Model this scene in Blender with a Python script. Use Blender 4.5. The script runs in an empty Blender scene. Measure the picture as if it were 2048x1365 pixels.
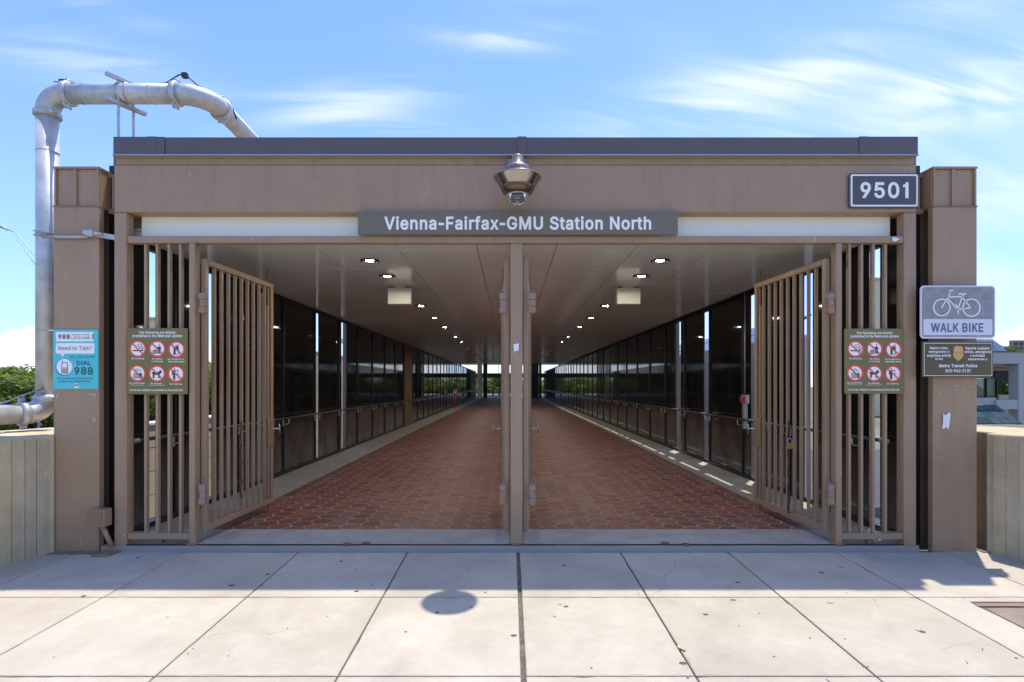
import bpy, bmesh, math, random
from mathutils import Vector, Matrix
random.seed(7)
# ---------------------------------------------------------------- units
# 1 unit "p" = 4.4 mm.  Camera eye at the origin of X and Y, eye height 321 p above the walkway floor.
U = 0.0044
EYE = 321
D = 1080.0                      # distance camera -> entrance front
S = bpy.context.scene
C = S.collection
def v(X, Y, H): return Vector((X*U, Y*U, (H+EYE)*U))

# ---------------------------------------------------------------- camera
cam = bpy.data.cameras.new('camera'); camo = bpy.data.objects.new('camera', cam); C.objects.link(camo)
camo.location = v(0, 0, 0); camo.rotation_euler = (math.pi/2, 0, 0)
cam.sensor_width = 36; cam.lens = 36*1080/2048
cam.shift_x = 0.00195; cam.shift_y = 0.0427
cam.clip_start = 0.05; cam.clip_end = 3000
S.camera = camo
# ---------------------------------------------------------------- light
SUN = Vector((109, 161, 726)).normalized()
sl = bpy.data.lights.new('sun', 'SUN'); sl.energy = 2.0; sl.angle = math.radians(0.8); sl.color = (0.97, 0.885, 0.765)
so = bpy.data.objects.new('sun', sl); C.objects.link(so)
so.rotation_euler = SUN.to_track_quat('Z', 'Y').to_euler(); so.location = (5, 5, 30)
w = bpy.data.worlds.new('World'); S.world = w; w.use_nodes = True
nt = w.node_tree; N = nt.nodes; L = nt.links; N.clear()
out = N.new('ShaderNodeOutputWorld'); bg = N.new('ShaderNodeBackground'); bg.inputs[1].default_value = 0.15
sky = N.new('ShaderNodeTexSky'); sky.sky_type = 'NISHITA'; sky.sun_disc = False
sky.sun_elevation = math.asin(SUN.z); sky.sun_rotation = math.atan2(SUN.x, SUN.y)
sky.air_density = 1.0; sky.dust_density = 0.6; sky.ozone_density = 1.5
def wm(op, a, b=None, c=None):
    n = N.new('ShaderNodeMath'); n.operation = op
    for i, x in enumerate((a, b, c)):
        if x is None: continue
        if isinstance(x, (int, float)): n.inputs[i].default_value = x
        else: L.new(x, n.inputs[i])
    return n.outputs[0]
tc = N.new('ShaderNodeTexCoord'); sp = N.new('ShaderNodeSeparateXYZ'); L.new(tc.outputs['Generated'], sp.inputs[0])
zz = wm('ADD', wm('MAXIMUM', sp.outputs[2], 0.0), 0.22)
cx = wm('DIVIDE', sp.outputs[0], zz); cy = wm('DIVIDE', sp.outputs[1], zz)
def cloudnoise(sx, sy, ox, oy, detail, lo, hi, dist=0.4, rot=0.25):
    co = N.new('ShaderNodeCombineXYZ')
    rx = wm('ADD', wm('MULTIPLY', cx, math.cos(rot)), wm('MULTIPLY', cy, math.sin(rot)))
    ry = wm('SUBTRACT', wm('MULTIPLY', cy, math.cos(rot)), wm('MULTIPLY', cx, math.sin(rot)))
    L.new(wm('MULTIPLY_ADD', rx, sx, ox), co.inputs[0]); L.new(wm('MULTIPLY_ADD', ry, sy, oy), co.inputs[1])
    n = N.new('ShaderNodeTexNoise'); n.inputs['Scale'].default_value = 1.0; n.inputs['Detail'].default_value = detail
    n.inputs['Roughness'].default_value = 0.52; n.inputs['Distortion'].default_value = dist
    L.new(co.outputs[0], n.inputs['Vector'])
    m = N.new('ShaderNodeMapRange'); m.interpolation_type = 'SMOOTHSTEP'
    L.new(n.outputs[0], m.inputs[0]); m.inputs[1].default_value = lo; m.inputs[2].default_value = hi
    return m.outputs[0]
c1 = cloudnoise(0.8, 2.1, 1.3, 4.7, 5, 0.40, 0.78, 0.35, 0.35)
c2 = cloudnoise(0.35, 0.6, 8.3, 2.1, 2, 0.38, 0.66, 0.2, 0.0)
side = N.new('ShaderNodeMapRange'); L.new(sp.outputs[0], side.inputs[0]); side.inputs[1].default_value = -0.6; side.inputs[2].default_value = 0.75
side.inputs[3].default_value = 0.3; side.inputs[4].default_value = .7
wisps = wm('MULTIPLY', wm('MULTIPLY', c1, c2), side.outputs[0])
# single cloud streaks at their directions in the sky: (x/y, z/y, half width, half height, tilt, strength)
dy_ = wm('MAXIMUM', sp.outputs[1], 0.02); tu = wm('DIVIDE', sp.outputs[0], dy_); tw_ = wm('DIVIDE', sp.outputs[2], dy_)
fib = cloudnoise(1.6, 8.0, 3.3, 1.7, 8, 0.34, 0.66, 1.3, 0.15)
for u0, w0, su, sw_, tl_, st in ((-.02, .645, .11, .024, -.02, .95), (-.31, .52, .14, .034, .08, .95), (.47, .555, .26, .05, .22, 1.0), (.86, .55, .3, .07, .3, 1.0), (.92, .73, .2, .05, .2, .6), (-.78, .60, .22, .05, -.25, .45), (.98, .36, .2, .05, -.1, .6), (-.20, .47, .12, .02, -.1, .4), (-.75, .70, .12, .02, -.3, .4), (.2, .74, .2, .02, .1, .3)):
    du = wm('SUBTRACT', tu, u0); dw = wm('SUBTRACT', wm('SUBTRACT', tw_, w0), wm('MULTIPLY', du, tl_))
    ex = wm('ADD', wm('POWER', wm('ABSOLUTE', wm('DIVIDE', du, su)), 2.0), wm('POWER', wm('ABSOLUTE', wm('DIVIDE', dw, sw_)), 2.0))
    bl = wm('MULTIPLY', wm('MULTIPLY', wm('EXPONENT', wm('MULTIPLY', ex, -1.0)), wm('MULTIPLY_ADD', fib, .95, .08)), st)
    wisps = wm('ADD', wisps, bl)
# low cumulus near the horizon
c3 = N.new('ShaderNodeTexNoise'); c3.inputs['Scale'].default_value = 9; c3.inputs['Detail'].default_value = 6; c3.inputs['Roughness'].default_value = .5
L.new(tc.outputs['Generated'], c3.inputs['Vector'])
hz = wm('MULTIPLY_ADD', sp.outputs[2], -5.6, 0.80)
low = N.new('ShaderNodeMapRange'); low.interpolation_type = 'SMOOTHSTEP'
L.new(wm('ADD', hz, wm('MULTIPLY', wm('SUBTRACT', c3.outputs[0], 0.5), 1.4)), low.inputs[0]); low.inputs[1].default_value = 0.46; low.inputs[2].default_value = 0.62
haze_el = wm('POWER', wm('SUBTRACT', 1.0, wm('MINIMUM', wm('MAXIMUM', sp.outputs[2], 0.0), 1.0)), 2.6)
mixh = N.new('ShaderNodeMixRGB'); L.new(wm('MULTIPLY', haze_el, 0.42), mixh.inputs[0]); L.new(sky.outputs[0], mixh.inputs[1]); mixh.inputs[2].default_value = (4.4, 4.7, 4.9, 1)
CL = (2.75, 2.85, 3.05, 1)
mix1 = N.new('ShaderNodeMixRGB'); L.new(wm('MINIMUM', wm('MULTIPLY', wisps, 0.74), 0.7), mix1.inputs[0]); tint = N.new('ShaderNodeMixRGB'); tint.blend_type = 'MULTIPLY'; tint.inputs[0].default_value = 1; L.new(mixh.outputs[0], tint.inputs[1]); tint.inputs[2].default_value = (.38, .485, .73, 1); L.new(tint.outputs[0], mix1.inputs[1]); mix1.inputs[2].default_value = CL
mix2 = N.new('ShaderNodeMixRGB'); L.new(wm('MULTIPLY', low.outputs[0], 0.85), mix2.inputs[0]); L.new(mix1.outputs[0], mix2.inputs[1]); mix2.inputs[2].default_value = (3.0, 3.05, 3.15, 1)
L.new(mix2.outputs[0], bg.inputs[0]); L.new(bg.outputs[0], out.inputs[0])
S.view_settings.view_transform = 'Standard'; S.view_settings.look = 'None'; S.view_settings.gamma = 1
S.view_settings.exposure = 1.5; S.view_settings.use_curve_mapping = False
S.render.engine = 'CYCLES'
S.cycles.max_bounces = 10; S.cycles.diffuse_bounces = 5; S.cycles.glossy_bounces = 5; S.cycles.transparent_max_bounces = 24
S.cycles.sample_clamp_indirect = 6

# ---------------------------------------------------------------- materials
MATS = {}
def mat(name, col, rough=0.6, metal=0.0, var=0.0, vscale=6.0, bump=0.0, bscale=40.0, col2=None, stains=0.0, emit=None, orand=0.0, isl=0.0, spec=0.5, streak=0.0, coat=0.0, flecks=0.0):
    m = bpy.data.materials.new(name); m.use_nodes = True; t = m.node_tree; n = t.nodes; l = t.links
    b = n['Principled BSDF']; b.inputs['Base Color'].default_value = (*col, 1); b.inputs['Roughness'].default_value = rough
    b.inputs['Metallic'].default_value = metal; b.inputs['Specular IOR Level'].default_value = spec
    if coat: b.inputs['Coat Weight'].default_value = coat; b.inputs['Coat Roughness'].default_value = 0.15
    if emit: b.inputs['Emission Color'].default_value = (*emit[0], 1); b.inputs['Emission Strength'].default_value = emit[1]
    g = n.new('ShaderNodeNewGeometry'); cur = None
    def setc(c):
        l.new(c, b.inputs['Base Color'])
    def noise(scale, detail=5, vec=None, rough_=.6, dist=0):
        x = n.new('ShaderNodeTexNoise'); x.inputs['Scale'].default_value = scale; x.inputs['Detail'].default_value = detail
        x.inputs['Roughness'].default_value = rough_; x.inputs['Distortion'].default_value = dist
        l.new(vec or g.outputs['Position'], x.inputs['Vector']); return x.outputs[0]
    def ramp(sock, lo, hi, a=0.0, c=1.0):
        r = n.new('ShaderNodeMapRange'); l.new(sock, r.inputs[0]); r.inputs[1].default_value = lo; r.inputs[2].default_value = hi
        r.inputs[3].default_value = a; r.inputs[4].default_value = c; return r.outputs[0]
    def mix(fac, a, c, typ='MIX'):
        x = n.new('ShaderNodeMixRGB'); x.blend_type = typ
        for i, s in ((0, fac), (1, a), (2, c)):
            if isinstance(s, (int, float)): x.inputs[i].default_value = s
            elif isinstance(s, tuple): x.inputs[i].default_value = (*s, 1)
            else: l.new(s, x.inputs[i])
        return x.outputs[0]
    cur = tuple(col)
    if var:
        c2 = col2 or tuple(c*(1-var) for c in col)
        cur = mix(ramp(noise(vscale, 6), .32, .68), tuple(col), c2)
        cur = mix(ramp(noise(vscale*7, 4), .35, .7, 0, .35*min(1, var*3)), cur, tuple(c*(1-var) for c in col))
    if streak:
        mp = n.new('ShaderNodeMapping'); mp.inputs['Scale'].default_value = (9, 9, .7); l.new(g.outputs['Position'], mp.inputs[0])
        cur = mix(ramp(noise(2.0, 5, mp.outputs[0]), .5, .75, 0, streak), cur, tuple(c*.55 for c in col))
    if flecks:
        mp = n.new('ShaderNodeMapping'); mp.inputs['Scale'].default_value = (1, 1, .45); l.new(g.outputs['Position'], mp.inputs[0])
        cur = mix(ramp(noise(26, 3, mp.outputs[0], .7), .70, .74, 0, flecks), cur, tuple(min(1, c*1.5+.05) for c in col))
        cur = mix(ramp(noise(2.6, 8, mp.outputs[0], .75, 1.5), .60, .66, 0, flecks*.35), cur, tuple(c*1.25+.02 for c in col))
        cur = mix(ramp(noise(41, 2), .73, .76, 0, flecks), cur, (.30, .13, .06))
    if stains:
        cur = mix(ramp(noise(1.1, 8, dist=1.0), .48, .75, 0, stains), cur, tuple(c*.5 for c in col))
        cur = mix(ramp(noise(55, 2), .70, .78, 0, stains), cur, tuple(c*.3 for c in col))
    if orand or isl:
        ad = n.new('ShaderNodeMath'); ad.operation = 'ADD'
        if orand:
            oi = n.new('ShaderNodeObjectInfo'); l.new(oi.outputs['Random'], ad.inputs[0])
        if isl: l.new(g.outputs['Random Per Island'], ad.inputs[1])
        fr = n.new('ShaderNodeMath'); fr.operation = 'FRACT'; l.new(ad.outputs[0], fr.inputs[0])
        k = max(orand, isl)
        hs = n.new('ShaderNodeHueSaturation')
        if isinstance(cur, tuple): hs.inputs['Color'].default_value = (*cur, 1)
        else: l.new(cur, hs.inputs['Color'])
        l.new(ramp(fr.outputs[0], 0, 1, 1-k, 1+k), hs.inputs['Value'])
        f2 = n.new('ShaderNodeMath'); f2.operation = 'MULTIPLY'; l.new(fr.outputs[0], f2.inputs[0]); f2.inputs[1].default_value = 7.31
        f3 = n.new('ShaderNodeMath'); f3.operation = 'FRACT'; l.new(f2.outputs[0], f3.inputs[0])
        l.new(ramp(f3.outputs[0], 0, 1, 1-k*.8, 1+k*.5), hs.inputs['Saturation']); cur = hs.outputs[0]
    if not isinstance(cur, tuple): setc(cur)
    if bump:
        bp = n.new('ShaderNodeBump'); bp.inputs['Strength'].default_value = bump; bp.inputs['Distance'].default_value = 0.01
        l.new(noise(bscale, 6), bp.inputs['Height']); l.new(bp.outputs[0], b.inputs['Normal'])
    if var and rough > .05:
        l.new(ramp(noise(vscale*2.3, 4), .3, .7, max(rough-.12*min(1, rough*3), .02), min(1, rough+.1*min(1, rough*3))), b.inputs['Roughness'])
    MATS[name] = m
    return m
def glassmat(name, tint, refl=0.08, rough=0.02, dust=0.0, solid=None):
    m = bpy.data.materials.new(name); m.use_nodes = True; t = m.node_tree; n = t.nodes; l = t.links; n.clear()
    o = n.new('ShaderNodeOutputMaterial'); tr = n.new('ShaderNodeBsdfTransparent'); tr.inputs[0].default_value = (*tint, 1)
    gl = n.new('ShaderNodeBsdfGlossy'); gl.inputs['Roughness'].default_value = rough; gl.inputs[0].default_value = (.9, .92, .95, 1)
    fr = n.new('ShaderNodeFresnel'); fr.inputs[0].default_value = 1.5
    mx = n.new('ShaderNodeMixShader'); l.new(fr.outputs[0], mx.inputs[0]); l.new(tr.outputs[0], mx.inputs[1]); l.new(gl.outputs[0], mx.inputs[2])
    last = mx.outputs[0]
    if dust:
        g = n.new('ShaderNodeNewGeometry'); s = n.new('ShaderNodeSeparateXYZ'); l.new(g.outputs['Position'], s.inputs[0])
        r = n.new('ShaderNodeMapRange'); l.new(s.outputs[2], r.inputs[0]); r.inputs[1].default_value = 0.05; r.inputs[2].default_value = 0.95; r.inputs[3].default_value = 1.0; r.inputs[4].default_value = 0.16
        nz = n.new('ShaderNodeTexNoise'); nz.inputs['Scale'].default_value = 3.0; nz.inputs['Detail'].default_value = 8
        mp = n.new('ShaderNodeMapping'); mp.inputs['Scale'].default_value = (1, 1, .45); l.new(g.outputs['Position'], mp.inputs[0]); l.new(mp.outputs[0], nz.inputs['Vector'])
        r2 = n.new('ShaderNodeMapRange'); l.new(nz.outputs[0], r2.inputs[0]); r2.inputs[1].default_value = .3; r2.inputs[2].default_value = .75; r2.inputs[3].default_value = .25; r2.inputs[4].default_value = 1
        mu = n.new('ShaderNodeMath'); mu.operation = 'MULTIPLY'; l.new(r.outputs[0], mu.inputs[0]); l.new(r2.outputs[0], mu.inputs[1])
        m2 = n.new('ShaderNodeMath'); m2.operation = 'MULTIPLY'; l.new(mu.outputs[0], m2.inputs[0]); m2.inputs[1].default_value = dust
        df = n.new('ShaderNodeBsdfDiffuse'); df.inputs[0].default_value = (.55, .54, .50, 1)
        mz = n.new('ShaderNodeMixShader'); l.new(m2.outputs[0], mz.inputs[0]); l.new(last, mz.inputs[1]); l.new(df.outputs[0], mz.inputs[2]); last = mz.outputs[0]
    l.new(last, o.inputs[0]); MATS[name] = m
    return m
M_brown = mat('brown_paint', (.40, .262, .156), .42, var=.12, vscale=2.2, bump=.06, bscale=120, streak=.3, flecks=.8)
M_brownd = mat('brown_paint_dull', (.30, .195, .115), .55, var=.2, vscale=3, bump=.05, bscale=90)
M_rust = mat('hinge_rust', (.46, .25, .14), .6, var=.4, vscale=30)
M_hinge = mat('hinge_paint', (.36, .25, .19), .5, var=.3, vscale=25)
M_flash = mat('flashing_metal', (.13, .107, .108), .42, metal=.2, var=.06, vscale=3)
M_flashedge = mat('flashing_edge', (.38, .36, .37), .4, metal=.3)
M_white = mat('white_panel', (.93, .89, .77), .5)
M_ceil = mat('ceiling_enamel', (.87, .89, .84), .12, var=.03, vscale=2, orand=.035, isl=.035, spec=.75)
M_ceilgap = mat('ceiling_joint', (.62, .60, .54), .5)
M_conc = mat('pavement_concrete', (.53, .488, .395), .82, var=.30, col2=(.44, .39, .305), vscale=2.1, bump=.5, bscale=160, stains=.38, orand=.07)
M_joint = mat('joint_filler', (.20, .165, .125), .9, var=.6, vscale=20, bump=.5, bscale=200)
M_apron = mat('apron_concrete', (.42, .41, .385), .75, var=.30, vscale=4, bump=.3, bscale=220, stains=.35)
M_margin = mat('margin_concrete', (.36, .35, .31), .7, var=.2, vscale=3, bump=.2, bscale=150, stains=.2)
M_tile = mat('hex_tile_clay', (.26, .088, .053), .55, var=.34, vscale=9, bump=.15, bscale=160, col2=(.15, .06, .042), orand=.24, isl=.24)
M_grout = mat('tile_grout', (.44, .35, .28), .9, var=.4, vscale=3)
M_alu = mat('aluminium', (.55, .56, .60), .32, metal=.8, var=.1, vscale=8)
M_steel = mat('galvanised_steel', (.68, .70, .70), .5, metal=.35, var=.28, vscale=7, bump=.12, bscale=60, col2=(.46, .48, .49), streak=.4)
M_steel2 = mat('galvanised_fitting', (.60, .62, .62), .5, metal=.35, var=.3, vscale=9, bump=.2, bscale=90)
M_strut = mat('zinc_strut', (.55, .55, .52), .4, metal=.6, var=.2, vscale=10)
M_cable = mat('black_cable', (.03, .03, .035), .6)
M_blackfr = mat('black_anodised_frame', (.018, .018, .02), .4, metal=.2)
M_dark = mat('dark_infill', (.012, .012, .014), .35)
M_rail = mat('handrail_metal', (.10, .10, .105), .35, metal=.7)
M_brk = mat('bracket_metal', (.62, .60, .54), .35, metal=.5)
M_parapet = mat('board_formed_concrete', (.74, .585, .34), .88, var=.38, vscale=2.0, bump=.9, bscale=38, stains=.5, streak=.5, orand=.12)
M_beige = mat('beige_precast', (.72, .60, .39), .8, var=.1, vscale=2, bump=.15, bscale=60, orand=.06)
M_bconc = mat('building_concrete', (.56, .50, .42), .8, var=.12, vscale=.8, streak=.2)
M_signgrey = mat('sign_grey', (.185, .155, .108), .5, var=.05, vscale=4)
M_sign9501 = mat('sign_charcoal', (.085, .08, .088), .4)
M_letter = mat('letter_white', (.95, .92, .86), .45)
M_signback = mat('aluminium_face', (.58, .60, .64), .35, metal=.3, var=.05)
M_bikegrey = mat('weathered_sign_film', (.24, .24, .26), .5, var=.3, vscale=12, col2=(.36, .36, .38))
M_bikewhite = mat('sign_white_film', (.72, .72, .77), .45, var=.05, vscale=8)
M_blueink = mat('faded_blue_ink', (.10, .16, .30), .5)
M_police = mat('sign_dark_olive', (.115, .09, .045), .45, var=.1, vscale=9)
M_gold = mat('badge_gold', (.72, .42, .14), .45)
M_olive = mat('sign_olive', (.20, .165, .050), .4, var=.07, vscale=8)
M_red = mat('ring_red', (.78, .09, .045), .45)
M_ink = mat('picto_ink', (.05, .055, .06), .5)
M_teal = mat('poster_teal', (.09, .58, .62), .4)
M_tealink = mat('poster_dark_teal', (.015, .12, .13), .5)
M_purple = mat('poster_purple', (.13, .09, .32), .5)
M_blue = mat('poster_blue', (.04, .07, .55), .5)
M_paper = mat('torn_paper', (.82, .83, .86), .8)
M_redbox = mat('red_plastic', (.60, .04, .03), .4)
M_box = mat('fixture_cream', (.66, .64, .55), .4)
M_lampglow = mat('lamp_glow', (1, 1, 1), .4, emit=((1, .90, .76), 200.0))
M_chrome = mat('chrome', (.40, .36, .31), .17, metal=1.0)
M_domegray = mat('camera_housing', (.24, .20, .18), .4, metal=.4)
M_brass = mat('brass', (.55, .38, .12), .35, metal=.9)
M_brasscap = mat('tarnished_brass_cover', (.16, .14, .06), .5, metal=.5, var=.4, vscale=40)
M_bark = mat('bark', (.10, .08, .06), .9, var=.3)
M_leaf = mat('foliage', (.22, .30, .04), .6, isl=.45, var=.3, vscale=.35, col2=(.18, .24, .035))
M_leafd = mat('foliage_dark', (.13, .20, .03), .65, isl=.4, var=.3, vscale=.3)
M_ground = mat('far_ground', (.16, .17, .10), .9, var=.4, vscale=.05)
M_road = mat('asphalt', (.06, .06, .062), .85, var=.2, vscale=.5)
M_plank = mat('hatch_steel', (.30, .24, .19), .7, var=.35, vscale=8, bump=.3, bscale=120, stains=.3)
M_butt = mat('cigarette_paper', (.8, .76, .7), .8); M_filter = mat('cigarette_filter', (.7, .36, .08), .8)
M_gum = mat('gum_spot', (.09, .085, .075), .9)
M_brick = mat('pier_brick', (.24, .145, .085), .8, var=.3, vscale=6, bump=.3, orand=.1)
for m_ in (M_leaf, M_leafd):     # leaves let some light through
    t = m_.node_tree; b = t.nodes['Principled BSDF']; o = t.nodes['Material Output']; tl = t.nodes.new('ShaderNodeBsdfTranslucent'); mx = t.nodes.new('ShaderNodeMixShader'); mx.inputs[0].default_value = .5
    t.links.new(b.inputs['Base Color'].links[0].from_socket, tl.inputs[0]); t.links.new(b.outputs[0], mx.inputs[1]); t.links.new(tl.outputs[0], mx.inputs[2]); t.links.new(mx.outputs[0], o.inputs[0])
G_dark = glassmat('dark_tinted_glass', (.018, .02, .022), dust=.24, rough=.05)
G_tint = glassmat('tinted_glass', (.72, .75, .70), dust=.05, rough=.03)
G_sky = glassmat('skylight_glass', (.16, .24, .30), rough=.08, dust=.05)
G_win = glassmat('window_glass', (.25, .33, .32), rough=.03)
G_dome = glassmat('dome_acrylic', (.55, .58, .60), rough=.02)

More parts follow.
